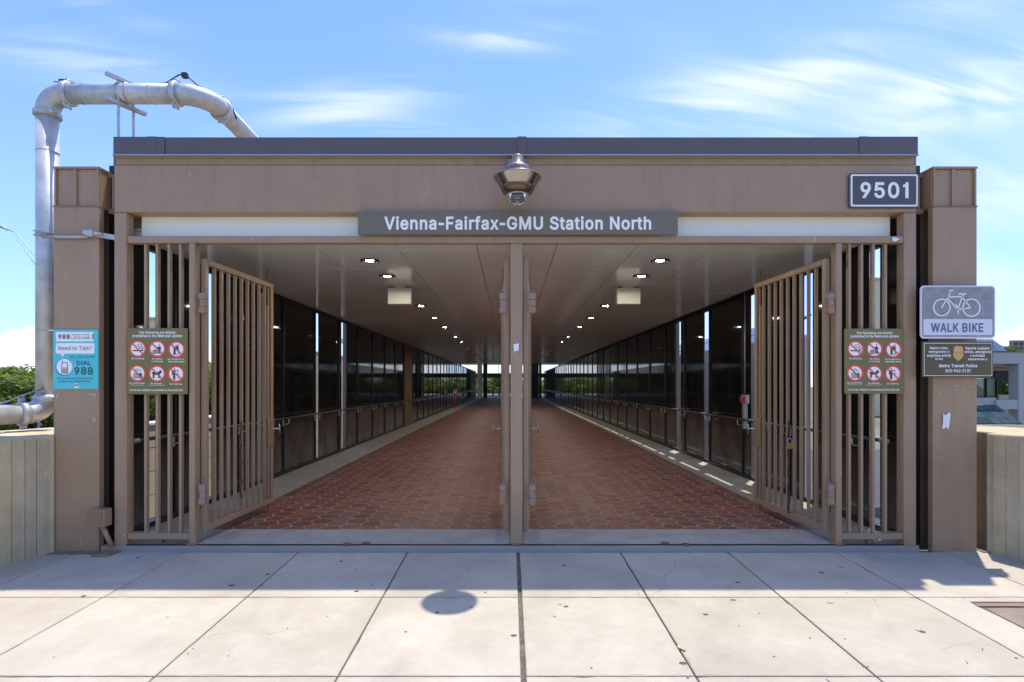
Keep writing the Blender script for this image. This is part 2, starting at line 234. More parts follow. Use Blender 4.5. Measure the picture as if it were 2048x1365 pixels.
# plain sans-serif letter outlines: advance and closed loops, 500 units per em
GLYPHS = {" ":[94,[]],"&":[224,[[82,255,67,249,56,242,45,229,40,215,38,201,38,189,40,182,44,173,51,159,68,137,55,128,37,112,24,95,21,88,18,80,17,66,20,48,27,31,40,16,55,6,75,-1,95,-3,112,-2,122,-1,135,2,140,5,153,12,164,22,182,0,219,0,184,43,192,57,198,73,202,89,204,112,174,112,173,92,168,76,163,68,110,133,128,146,142,158,147,163,158,181,161,190,162,204,160,217,154,230,144,242,133,249,120,254,102,257],[146,43,139,37,129,32,112,25,95,23,78,26,73,28,63,34,55,44,50,54,48,65,50,77,55,87,62,96,77,109,86,116],[91,155,78,173,69,190,68,197,69,208,76,221,84,227,99,230,113,228,122,224,129,214,131,203,130,194,127,187,123,181,118,176]]],"'":[103,[[39,159,64,159,68,254,35,254]]],"(":[137,[[118,270,88,270,84,264,76,246,66,223,57,193,50,163,46,134,45,99,46,71,48,63,55,30,68,-10,88,-48,118,-48,96,1,86,32,80,59,77,78,76,97,77,130,81,158,86,184,96,216]]],")":[137,[[19,270,32,241,50,184,56,158,60,130,61,98,60,79,58,60,51,33,42,7,19,-48,48,-48,68,-10,82,28,90,68,92,100,91,133,80,193,70,223,60,246,52,264,48,270]]],",":[94,[[19,-60,42,-60,68,36,34,36]]],"-":[227,[[168,94,168,122,57,122,57,94]]],".":[94,[[26,29,25,22,26,12,30,5,39,-1,46,-2,56,-1,63,3,69,12,71,19,69,29,65,36,56,42,50,43,39,42,32,38]]],"/":[125,[[117,266,89,266,88,265,7,-38,36,-38,36,-37]]],"0":[227,[[112,258,89,254,85,253,66,242,48,223,35,197,27,166,24,124,27,88,34,58,47,31,66,12,87,0,115,-3,138,0,142,1,161,12,179,31,192,57,200,88,203,130,200,166,192,196,179,223,160,242,141,253,137,254],[112,230,131,227,144,219,157,203,166,180,170,158,172,130,170,96,166,73,157,52,144,36,135,30,131,28,114,25,96,28,83,36,70,52,62,73,56,96,55,120,56,158,62,181,70,203,83,219,92,224,96,227]]],"1":[227,[[195,0,195,27,138,27,138,254,99,254,43,213,43,179,105,224,106,224,106,27,38,27,38,0]]],"2":[227,[[32,0,195,0,195,28,76,28,76,30,153,111,168,129,177,142,184,157,189,171,191,184,188,207,181,223,168,238,152,248,134,255,114,258,91,255,73,248,56,238,42,220,35,202,33,181,64,181,65,195,69,207,73,212,86,224,98,228,111,230,125,228,137,224,145,219,154,209,159,198,160,183,159,174,156,164,141,141,117,114,32,24]]],"5":[227,[[183,254,48,254,34,126,64,123,73,129,80,132,95,137,106,138,124,137,137,131,146,124,157,111,162,97,164,83,162,68,160,60,157,52,150,43,137,32,125,27,113,25,98,26,88,30,77,36,69,44,64,54,61,65,30,65,33,47,41,30,55,15,71,6,92,-2,114,-3,134,-1,154,8,169,20,184,38,188,45,193,58,194,61,195,79,194,100,189,116,182,130,174,141,161,153,147,160,132,165,112,167,101,166,87,162,77,157,68,151,67,151,75,226,183,226]]],"6":[227,[[161,254,126,254,125,253,73,176,51,142,40,119,34,101,32,83,34,61,35,55,42,37,54,22,71,7,91,-1,110,-3,132,-2,155,7,169,18,184,36,192,56,194,76,192,101,185,120,171,138,158,147,141,154,136,156,119,157,107,156,98,153,86,147],[111,24,99,26,88,30,76,42,69,51,65,61,64,66,62,81,64,94,66,100,69,107,76,116,88,126,99,131,114,133,127,131,138,126,150,116,157,107,162,96,164,77,161,61,157,51,150,42,138,30,125,26]]],"8":[227,[[111,258,92,256,73,249,58,240,44,223,38,209,35,191,38,171,46,154,59,141,75,134,76,132,63,128,53,122,40,109,33,98,28,83,26,67,29,48,35,35,37,31,51,16,69,6,88,-1,116,-3,138,-1,157,6,175,16,189,31,198,48,200,71,199,83,194,98,186,110,174,122,164,128,150,132,151,134,167,141,180,154,188,171,191,191,188,209,182,223,168,240,152,250,134,256],[167,57,161,46,157,41,152,36,142,30,130,26,125,26,109,25,96,26,81,32,73,37,64,46,59,57,58,60,58,72,59,83,65,94,71,102,75,106,86,112,98,116,111,118,128,116,140,112,151,106,161,94,167,83,168,72],[160,189,158,178,154,165,146,157,137,150,126,146,116,145,100,146,89,150,80,156,72,166,68,176,66,187,68,198,72,209,80,219,90,226,100,229,110,230,126,229,138,225,145,220,154,209,158,200]]],"9":[227,[[65,0,100,0,101,1,156,81,175,112,186,135,192,154,194,171,192,194,192,199,184,217,172,232,155,247,135,255,111,258,91,255,71,247,57,236,44,220,42,217,34,198,32,178,34,154,41,134,55,118,70,106,87,100,96,98,107,97,120,98,138,106],[99,123,87,129,79,135,69,148,64,161,64,165,63,179,64,191,68,203,72,208,76,213,87,223,99,228,112,230,127,228,139,223,148,216,151,214,157,204,162,190,164,177,162,160,157,147,151,139,139,129,127,123,116,122]]],"?":[179,[[91,42,84,43,73,42,65,36,61,29,59,21,61,12,65,5,73,-1,80,-2,91,-1,99,5,103,12,105,19,103,29,99,36],[66,76,97,76,98,94,100,103,104,111,117,124,127,130,144,144,153,156,160,172,162,189,160,206,160,211,153,226,141,240,127,249,110,256,91,258,72,256,51,250,37,241,24,226,16,207,14,189,46,189,48,202,52,211,61,222,78,230,91,231,102,230,110,226,118,221,125,213,128,205,131,193,130,180,123,167,113,156,86,136,75,124,71,115,67,101]]],"A":[240,[[101,254,8,0,43,0,44,1,68,71,172,71,198,1,198,0,231,0,138,253,138,254],[120,227,135,176,162,99,77,99,96,152]]],"B":[228,[[30,254,30,0,126,0,152,2,172,9,188,19,200,33,207,50,209,66,207,86,201,102,194,112,182,123,170,129,157,131,158,134,169,138,185,148,188,151,192,159,198,170,199,183,198,202,197,205,190,221,179,236,163,246,145,252,124,254],[62,115,136,114,140,114,153,109,165,100,171,92,176,81,178,67,175,53,164,40,148,31,125,29,62,29],[62,143,62,226,121,226,141,223,155,214,165,202,168,185,166,174,162,164,154,155,144,148,133,144,122,143]]],"C":[255,[[187,9,201,19,208,25,216,33,223,43,232,62,236,80,204,80,200,69,195,57,179,40,168,34,147,27,137,26,114,28,109,30,92,38,79,49,74,54,62,73,54,97,54,101,52,130,54,158,62,182,74,201,92,216,113,226,132,228,143,228,157,224,169,220,178,214,195,197,204,174,236,174,232,193,224,209,215,223,201,236,184,246,169,252,153,256,136,258,103,254,75,242,55,226,51,222,34,196,24,165,20,129,24,90,34,59,51,33,75,12,103,1,132,-3,154,-2,169,2]]],"D":[251,[[30,0,111,0,145,4,175,15,200,36,217,59,227,90,231,126,227,165,217,196,206,213,198,222,176,239,149,250,144,252,116,254,30,254],[62,29,62,226,112,226,135,224,140,222,160,214,178,199,186,186,190,180,197,157,200,130,200,121,197,98,188,74,178,56,159,40,138,32,110,29]]],"E":[209,[[188,0,188,29,62,29,62,114,178,114,178,143,62,143,62,226,186,226,186,254,30,254,30,0]]],"F":[205,[[30,0,62,0,62,111,173,111,173,139,62,139,62,226,185,226,185,254,30,254]]],"G":[260,[[134,258,102,254,75,242,51,222,35,197,29,180,24,165,20,129,24,90,34,59,51,33,77,12,102,1,132,-3,160,0,169,2,188,9,207,24,225,45,230,56,236,71,239,98,239,128,141,128,141,100,207,100,204,78,198,62,188,49,172,36,159,30,153,28,132,26,112,29,94,37,74,54,62,73,54,97,52,123,54,158,62,182,66,188,74,201,92,216,111,225,131,228,147,227,157,224,170,219,178,213,190,202,194,197,204,174,237,174,232,192,225,208,214,222,201,236,187,245,169,252,153,256]]],"H":[258,[[30,0,62,0,62,116,196,116,196,0,228,0,228,254,196,254,196,144,62,144,62,254,30,254]]],"I":[150,[[135,0,135,29,91,29,91,226,135,226,135,254,16,254,16,226,59,226,59,29,16,29,16,0]]],"K":[233,[[224,0,122,144,224,254,182,254,87,152,62,120,62,254,30,254,30,0,62,0,62,83,99,122,186,0]]],"L":[196,[[30,254,30,0,181,0,181,29,62,29,62,254]]],"M":[314,[[284,254,238,254,238,253,176,96,157,36,148,67,138,96,76,253,76,254,30,254,30,0,61,0,60,216,64,206,74,176,82,155,86,143,142,1,143,0,171,0,232,153,238,173,242,182,253,216,252,0,284,0]]],"N":[262,[[232,0,232,254,199,254,199,87,200,81,201,40,194,54,172,91,69,253,68,254,30,254,30,0,62,0,62,180,60,205,60,215,100,146,192,1,193,0]]],"O":[267,[[131,258,103,254,76,242,51,222,34,196,24,165,20,125,24,90,29,75,35,58,51,33,76,12,103,1,135,-3,164,1,191,12,216,33,232,59,243,90,247,129,243,165,238,180,232,197,216,222,192,242,167,253,162,254],[132,228,155,225,168,220,175,216,192,201,204,182,208,170,212,158,215,129,212,96,204,72,192,53,173,37,155,29,135,26,114,28,109,30,92,38,74,53,62,73,54,97,52,123,54,157,62,181,74,201,94,217,112,225]]],"P":[222,[[30,0,62,0,62,93,120,93,144,96,165,104,180,114,184,117,195,133,202,155,204,176,202,195,195,215,184,229,166,244,144,252,121,254,30,254],[62,121,62,226,118,226,134,224,148,219,161,209,167,201,171,189,172,171,171,159,167,147,157,134,148,128,132,122,118,121]]],"R":[224,[[30,254,30,0,62,0,62,99,123,100,176,1,177,0,214,0,156,105,158,106,166,109,182,119,184,122,195,136,202,152,205,178,202,198,195,217,181,234,167,244,145,252,121,254],[62,226,118,226,131,224,149,220,157,214,167,202,171,190,173,177,171,161,168,151,162,143,149,133,136,129,121,128,62,128]]],"S":[223,[[137,256,117,258,93,256,69,249,52,239,36,223,28,204,26,185,30,163,45,144,65,130,96,118,133,108,147,102,158,96,162,92,167,88,171,81,173,71,172,59,166,47,155,37,144,30,129,26,124,26,108,25,96,26,83,29,71,35,62,44,55,55,52,68,19,68,23,48,32,30,39,22,47,14,62,6,85,-2,109,-4,135,-2,140,-2,162,5,179,16,193,32,202,52,204,68,202,85,197,99,190,108,179,119,168,126,156,132,131,140,105,147,86,154,74,160,67,165,64,168,60,176,58,187,58,196,59,199,64,208,74,218,82,223,96,228,101,228,114,229,134,227,150,220,163,206,169,189,200,189,197,208,190,223,174,239,158,249]]],"T":[224,[[96,0,128,0,128,226,208,226,208,254,16,254,16,226,96,226]]],"U":[259,[[229,254,196,254,196,87,194,72,188,58,180,45,165,34,149,28,131,26,110,28,94,34,82,42,70,58,64,72,62,87,62,254,30,254,30,85,32,64,42,40,58,21,77,8,104,-2,131,-4,157,-1,182,8,199,20,216,40,226,62,229,85]]],"V":[240,[[8,254,102,1,102,0,139,0,231,254,197,254,196,253,140,89,134,72,122,29,120,28,107,72,42,253,42,254]]],"W":[343,[[335,254,302,254,302,253,262,103,250,52,248,35,246,32,230,103,190,253,190,254,153,254,113,103,100,46,97,32,96,32,92,49,91,61,82,97,42,253,41,254,8,254,78,0,115,0,116,1,164,178,166,195,171,218,184,160,228,1,228,0,265,0]]],"X":[237,[[9,0,46,0,89,62,113,98,118,108,125,98,130,88,191,0,228,0,138,131,223,254,187,254,143,192,119,152,102,181,52,254,15,254,100,130]]],"a":[195,[[168,0,168,130,167,145,161,160,154,171,143,180,131,186,115,191,109,192,81,191,66,188,52,182,40,174,36,170,29,161,20,146,50,137,54,144,62,153,66,156,75,161,89,164,101,165,111,164,120,161,129,155,137,139,138,126,134,119,130,116,118,113,103,112,78,108,51,102,39,97,30,91,22,80,18,73,17,69,15,56,17,37,24,22,35,10,47,2,62,-3,84,-4,96,-3,108,1,118,6,129,15,136,25,138,26,138,0],[138,95,138,68,136,55,132,47,126,39,114,29,101,24,89,23,77,24,65,26,57,30,51,36,46,45,46,54,47,62,51,69,58,75,76,82,95,86,124,89,134,92]]],"b":[212,[[26,254,26,0,56,0,56,29,59,29,60,28,63,23,77,7,87,2,99,-3,117,-4,135,-2,157,8,174,24,184,39,186,43,193,65,195,91,194,118,193,122,185,146,174,165,156,180,137,189,117,192,98,191,86,186,77,180,66,170,60,161,57,160,57,254],[109,23,94,26,81,32,70,43,63,58,58,74,56,97,58,115,62,130,70,144,82,156,94,163,112,165,126,163,139,156,150,145,158,131,163,115,164,90,163,74,160,62,158,57,150,44,139,32,126,26]]],"c":[198,[[153,178,132,188,122,190,102,192,79,189,58,180,40,164,28,146,20,122,17,96,20,66,28,44,38,27,45,19,58,8,81,-2,102,-4,120,-2,141,4,150,9,161,17,171,28,173,31,178,40,181,51,152,59,146,44,138,36,128,28,120,26,106,23,86,26,73,33,62,44,54,59,50,78,48,96,50,113,54,129,62,143,74,156,86,162,106,165,120,162,127,160,135,155,143,148,149,138,151,131,181,138,176,149,170,161]]],"d":[212,[[186,254,155,254,155,160,152,161,145,172,140,176,136,180,126,186,114,191,96,192,75,189,56,180,39,165,27,146,20,123,17,96,20,65,27,42,39,24,56,8,77,-2,96,-4,114,-3,125,2,135,7,149,23,152,28,153,29,156,29,156,0,186,0],[101,23,88,26,83,28,73,33,62,44,54,59,50,74,48,97,50,115,54,130,62,145,73,156,86,163,104,165,118,163,131,156,142,145,150,130,154,115,156,93,154,74,150,59,142,43,130,31,118,26]]],"e":[202,[[119,191,101,192,80,190,58,180,43,168,38,163,28,145,20,121,17,91,20,65,28,42,40,24,58,8,82,-2,104,-4,120,-4,126,-3,141,2,156,10,170,22,177,32,182,45,153,53,149,44,144,38,142,35,130,28,126,26,118,24,104,23,90,25,76,31,63,41,55,53,50,68,49,85,186,85,186,100,184,122,179,141,170,157,162,168,147,180,133,187],[48,110,50,122,54,135,61,146,74,158,87,163,101,165,118,163,128,158,130,158,142,146,149,134,153,120,154,112,154,110]]],"f":[127,[[40,0,71,0,71,164,114,164,114,190,71,190,71,212,72,221,76,229,85,235,96,237,104,237,114,234,121,259,117,262,104,265,84,264,78,264,64,256,58,253,48,242,42,231,40,218,40,190,3,190,3,164,40,164]]],"g":[213,[[186,190,157,190,157,159,154,160,150,166,136,180,126,186,116,190,96,192,76,189,56,180,39,165,27,147,20,124,17,98,20,71,28,45,39,28,44,24,56,13,74,6,99,2,115,4,127,8,136,14,149,28,153,34,156,34,156,-4,152,-22,140,-38,122,-46,105,-49,88,-48,78,-44,68,-39,58,-30,51,-20,25,-35,32,-45,42,-56,53,-63,67,-70,83,-74,98,-75,126,-73,145,-68,161,-60,176,-43,183,-27,186,-6],[119,163,131,156,142,145,150,132,155,116,156,100,155,76,150,61,144,49,132,38,116,32,100,30,86,32,73,38,67,43,61,49,54,62,50,77,48,94,50,116,54,130,62,144,74,156,84,162,88,164,100,165]]],"h":[205,[[179,0,179,122,177,142,170,160,162,173,148,184,132,190,113,192,94,189,77,182,62,166,57,156,57,254,26,254,26,0,57,0,57,117,58,129,62,140,69,149,80,159,94,164,106,165,123,161,131,156,136,151,145,137,148,119,148,0]]],"i":[83,[[26,0,57,0,57,190,26,190],[62,249,56,256,50,260,43,262,34,260,28,256,22,249,21,243,22,234,28,226,34,223,41,221,50,223,56,226,62,234,63,240]]],"j":[83,[[57,190,26,190,26,-24,25,-27,20,-35,12,-42,-5,-43,-5,-71,19,-70,32,-65,44,-54,51,-45,55,-32,57,-17],[20,243,22,234,26,229,34,223,41,221,50,223,56,226,61,234,63,241,61,249,58,255,50,260,43,262,34,260,28,256,22,249]]],"k":[190,[[26,254,26,0,57,0,57,70,77,89,147,0,186,0,100,108,180,190,142,190,60,106,57,106,57,254]]],"l":[95,[[26,254,26,41,28,26,36,11,50,2,69,-1,87,0,90,1,90,2,85,27,71,26,65,27,60,31,58,41,57,254]]],"m":[305,[[278,0,278,130,276,145,270,164,259,178,249,186,234,191,220,193,204,192,191,188,179,182,168,171,161,160,158,153,154,166,143,181,129,190,111,193,101,192,86,188,76,182,65,172,59,162,56,154,56,190,26,190,26,0,57,0,57,122,58,133,63,145,71,155,79,160,87,164,98,165,115,163,127,155,134,143,137,131,137,0,168,0,168,126,169,135,173,145,178,151,187,160,197,164,206,165,225,162,235,156,245,145,248,128,248,0]]],"n":[205,[[179,0,179,122,176,142,170,160,161,173,147,184,132,190,113,192,96,190,77,182,62,166,56,154,56,190,26,190,26,0,57,0,57,117,58,129,62,140,69,149,80,159,94,164,106,165,123,161,131,156,136,151,145,137,148,119,148,0]]],"o":[208,[[79,-1,102,-4,126,-2,149,8,168,24,180,44,188,66,191,96,188,122,180,146,168,164,149,180,128,189,106,192,81,190,58,180,40,164,28,146,20,122,17,92,20,66,28,44,40,24,58,8],[105,165,121,162,134,156,146,143,154,128,158,113,160,92,158,74,154,60,146,44,135,33,121,26,103,23,88,26,83,28,73,33,62,44,54,60,50,74,48,96,50,113,54,128,62,143,74,156,86,162]]],"p":[212,[[26,-71,57,-71,57,29,60,28,63,23,77,7,85,2,99,-3,117,-4,137,-1,157,8,174,24,186,43,193,65,194,70,195,97,193,122,185,146,174,165,156,180,137,189,117,192,96,190,86,186,77,180,66,170,60,161,59,160,56,160,56,190,26,190],[109,23,94,26,81,32,70,43,63,58,58,74,56,97,58,115,62,130,70,144,82,156,94,163,112,165,126,163,139,156,150,145,158,131,163,115,164,90,163,74,160,62,158,57,150,44,139,32,126,26]]],"q":[212,[[186,-71,186,190,156,190,156,160,153,160,152,161,145,172,136,180,126,186,116,190,96,192,75,189,56,180,44,170,39,165,27,146,26,143,20,123,17,92,20,65,27,42,39,24,56,8,75,-1,96,-4,114,-3,127,2,135,7,149,23,152,28,155,29,155,-71],[101,23,88,26,83,28,73,33,62,44,54,59,50,74,48,97,50,115,54,130,62,145,73,156,86,163,104,165,118,163,131,156,142,145,150,130,154,115,156,93,154,74,150,59,142,43,130,31,118,26]]],"r":[130,[[26,0,57,0,57,121,58,131,62,140,71,152,80,157,86,160,102,163,110,163,122,161,122,192,105,192,92,190,77,184,64,172,58,160,56,160,56,190,26,190]]],"s":[182,[[112,191,92,192,77,190,58,185,44,178,38,172,33,166,26,150,23,136,26,120,35,105,37,103,53,92,76,84,105,78,118,74,128,67,132,59,134,50,131,40,122,31,108,25,93,23,75,25,63,30,53,40,47,53,18,47,23,32,30,20,36,14,42,9,56,2,71,-3,93,-4,109,-2,130,3,144,11,150,18,156,24,164,39,166,54,162,70,152,87,137,97,120,104,114,106,87,110,73,116,63,121,56,129,54,140,57,150,66,158,80,164,96,166,110,164,120,158,125,154,129,149,134,139,162,145,157,158,150,169,139,180,127,186]]],"t":[114,[[106,0,107,2,101,27,89,25,75,26,70,30,66,33,64,38,63,46,63,164,102,164,102,190,63,190,63,236,32,236,32,190,3,190,3,164,32,164,32,45,36,27,45,12,62,1,82,-2,91,-2]]],"u":[205,[[26,190,26,66,28,50,34,30,43,16,57,5,73,-1,92,-3,109,0,128,8,143,23,149,35,149,0,179,0,179,190,148,190,148,74,146,60,142,48,136,40,125,31,114,27,99,25,82,28,69,36,60,52,57,71,57,190]]],"v":[195,[[186,190,152,190,152,189,114,84,105,57,97,30,82,83,42,189,42,190,9,190,81,0,113,0,114,1]]],"w":[284,[[11,190,69,0,99,0,100,1,128,98,142,154,159,85,184,1,184,0,215,0,272,190,240,190,240,189,212,87,206,69,199,34,198,34,192,67,186,91,158,190,126,190,126,189,98,91,85,34,72,90,44,189,44,190]]],"x":[189,[[10,0,46,0,75,44,94,78,114,44,143,0,179,0,112,95,176,190,141,190,108,139,96,117,74,153,50,190,14,190,78,97]]],"y":[195,[[25,-70,32,-72,47,-73,70,-68,80,-62,88,-54,96,-43,102,-28,186,190,153,190,152,189,114,83,105,57,97,30,82,83,42,189,42,190,9,190,81,-1,72,-28,62,-40,59,-42,46,-45,31,-43,24,-68]]]}
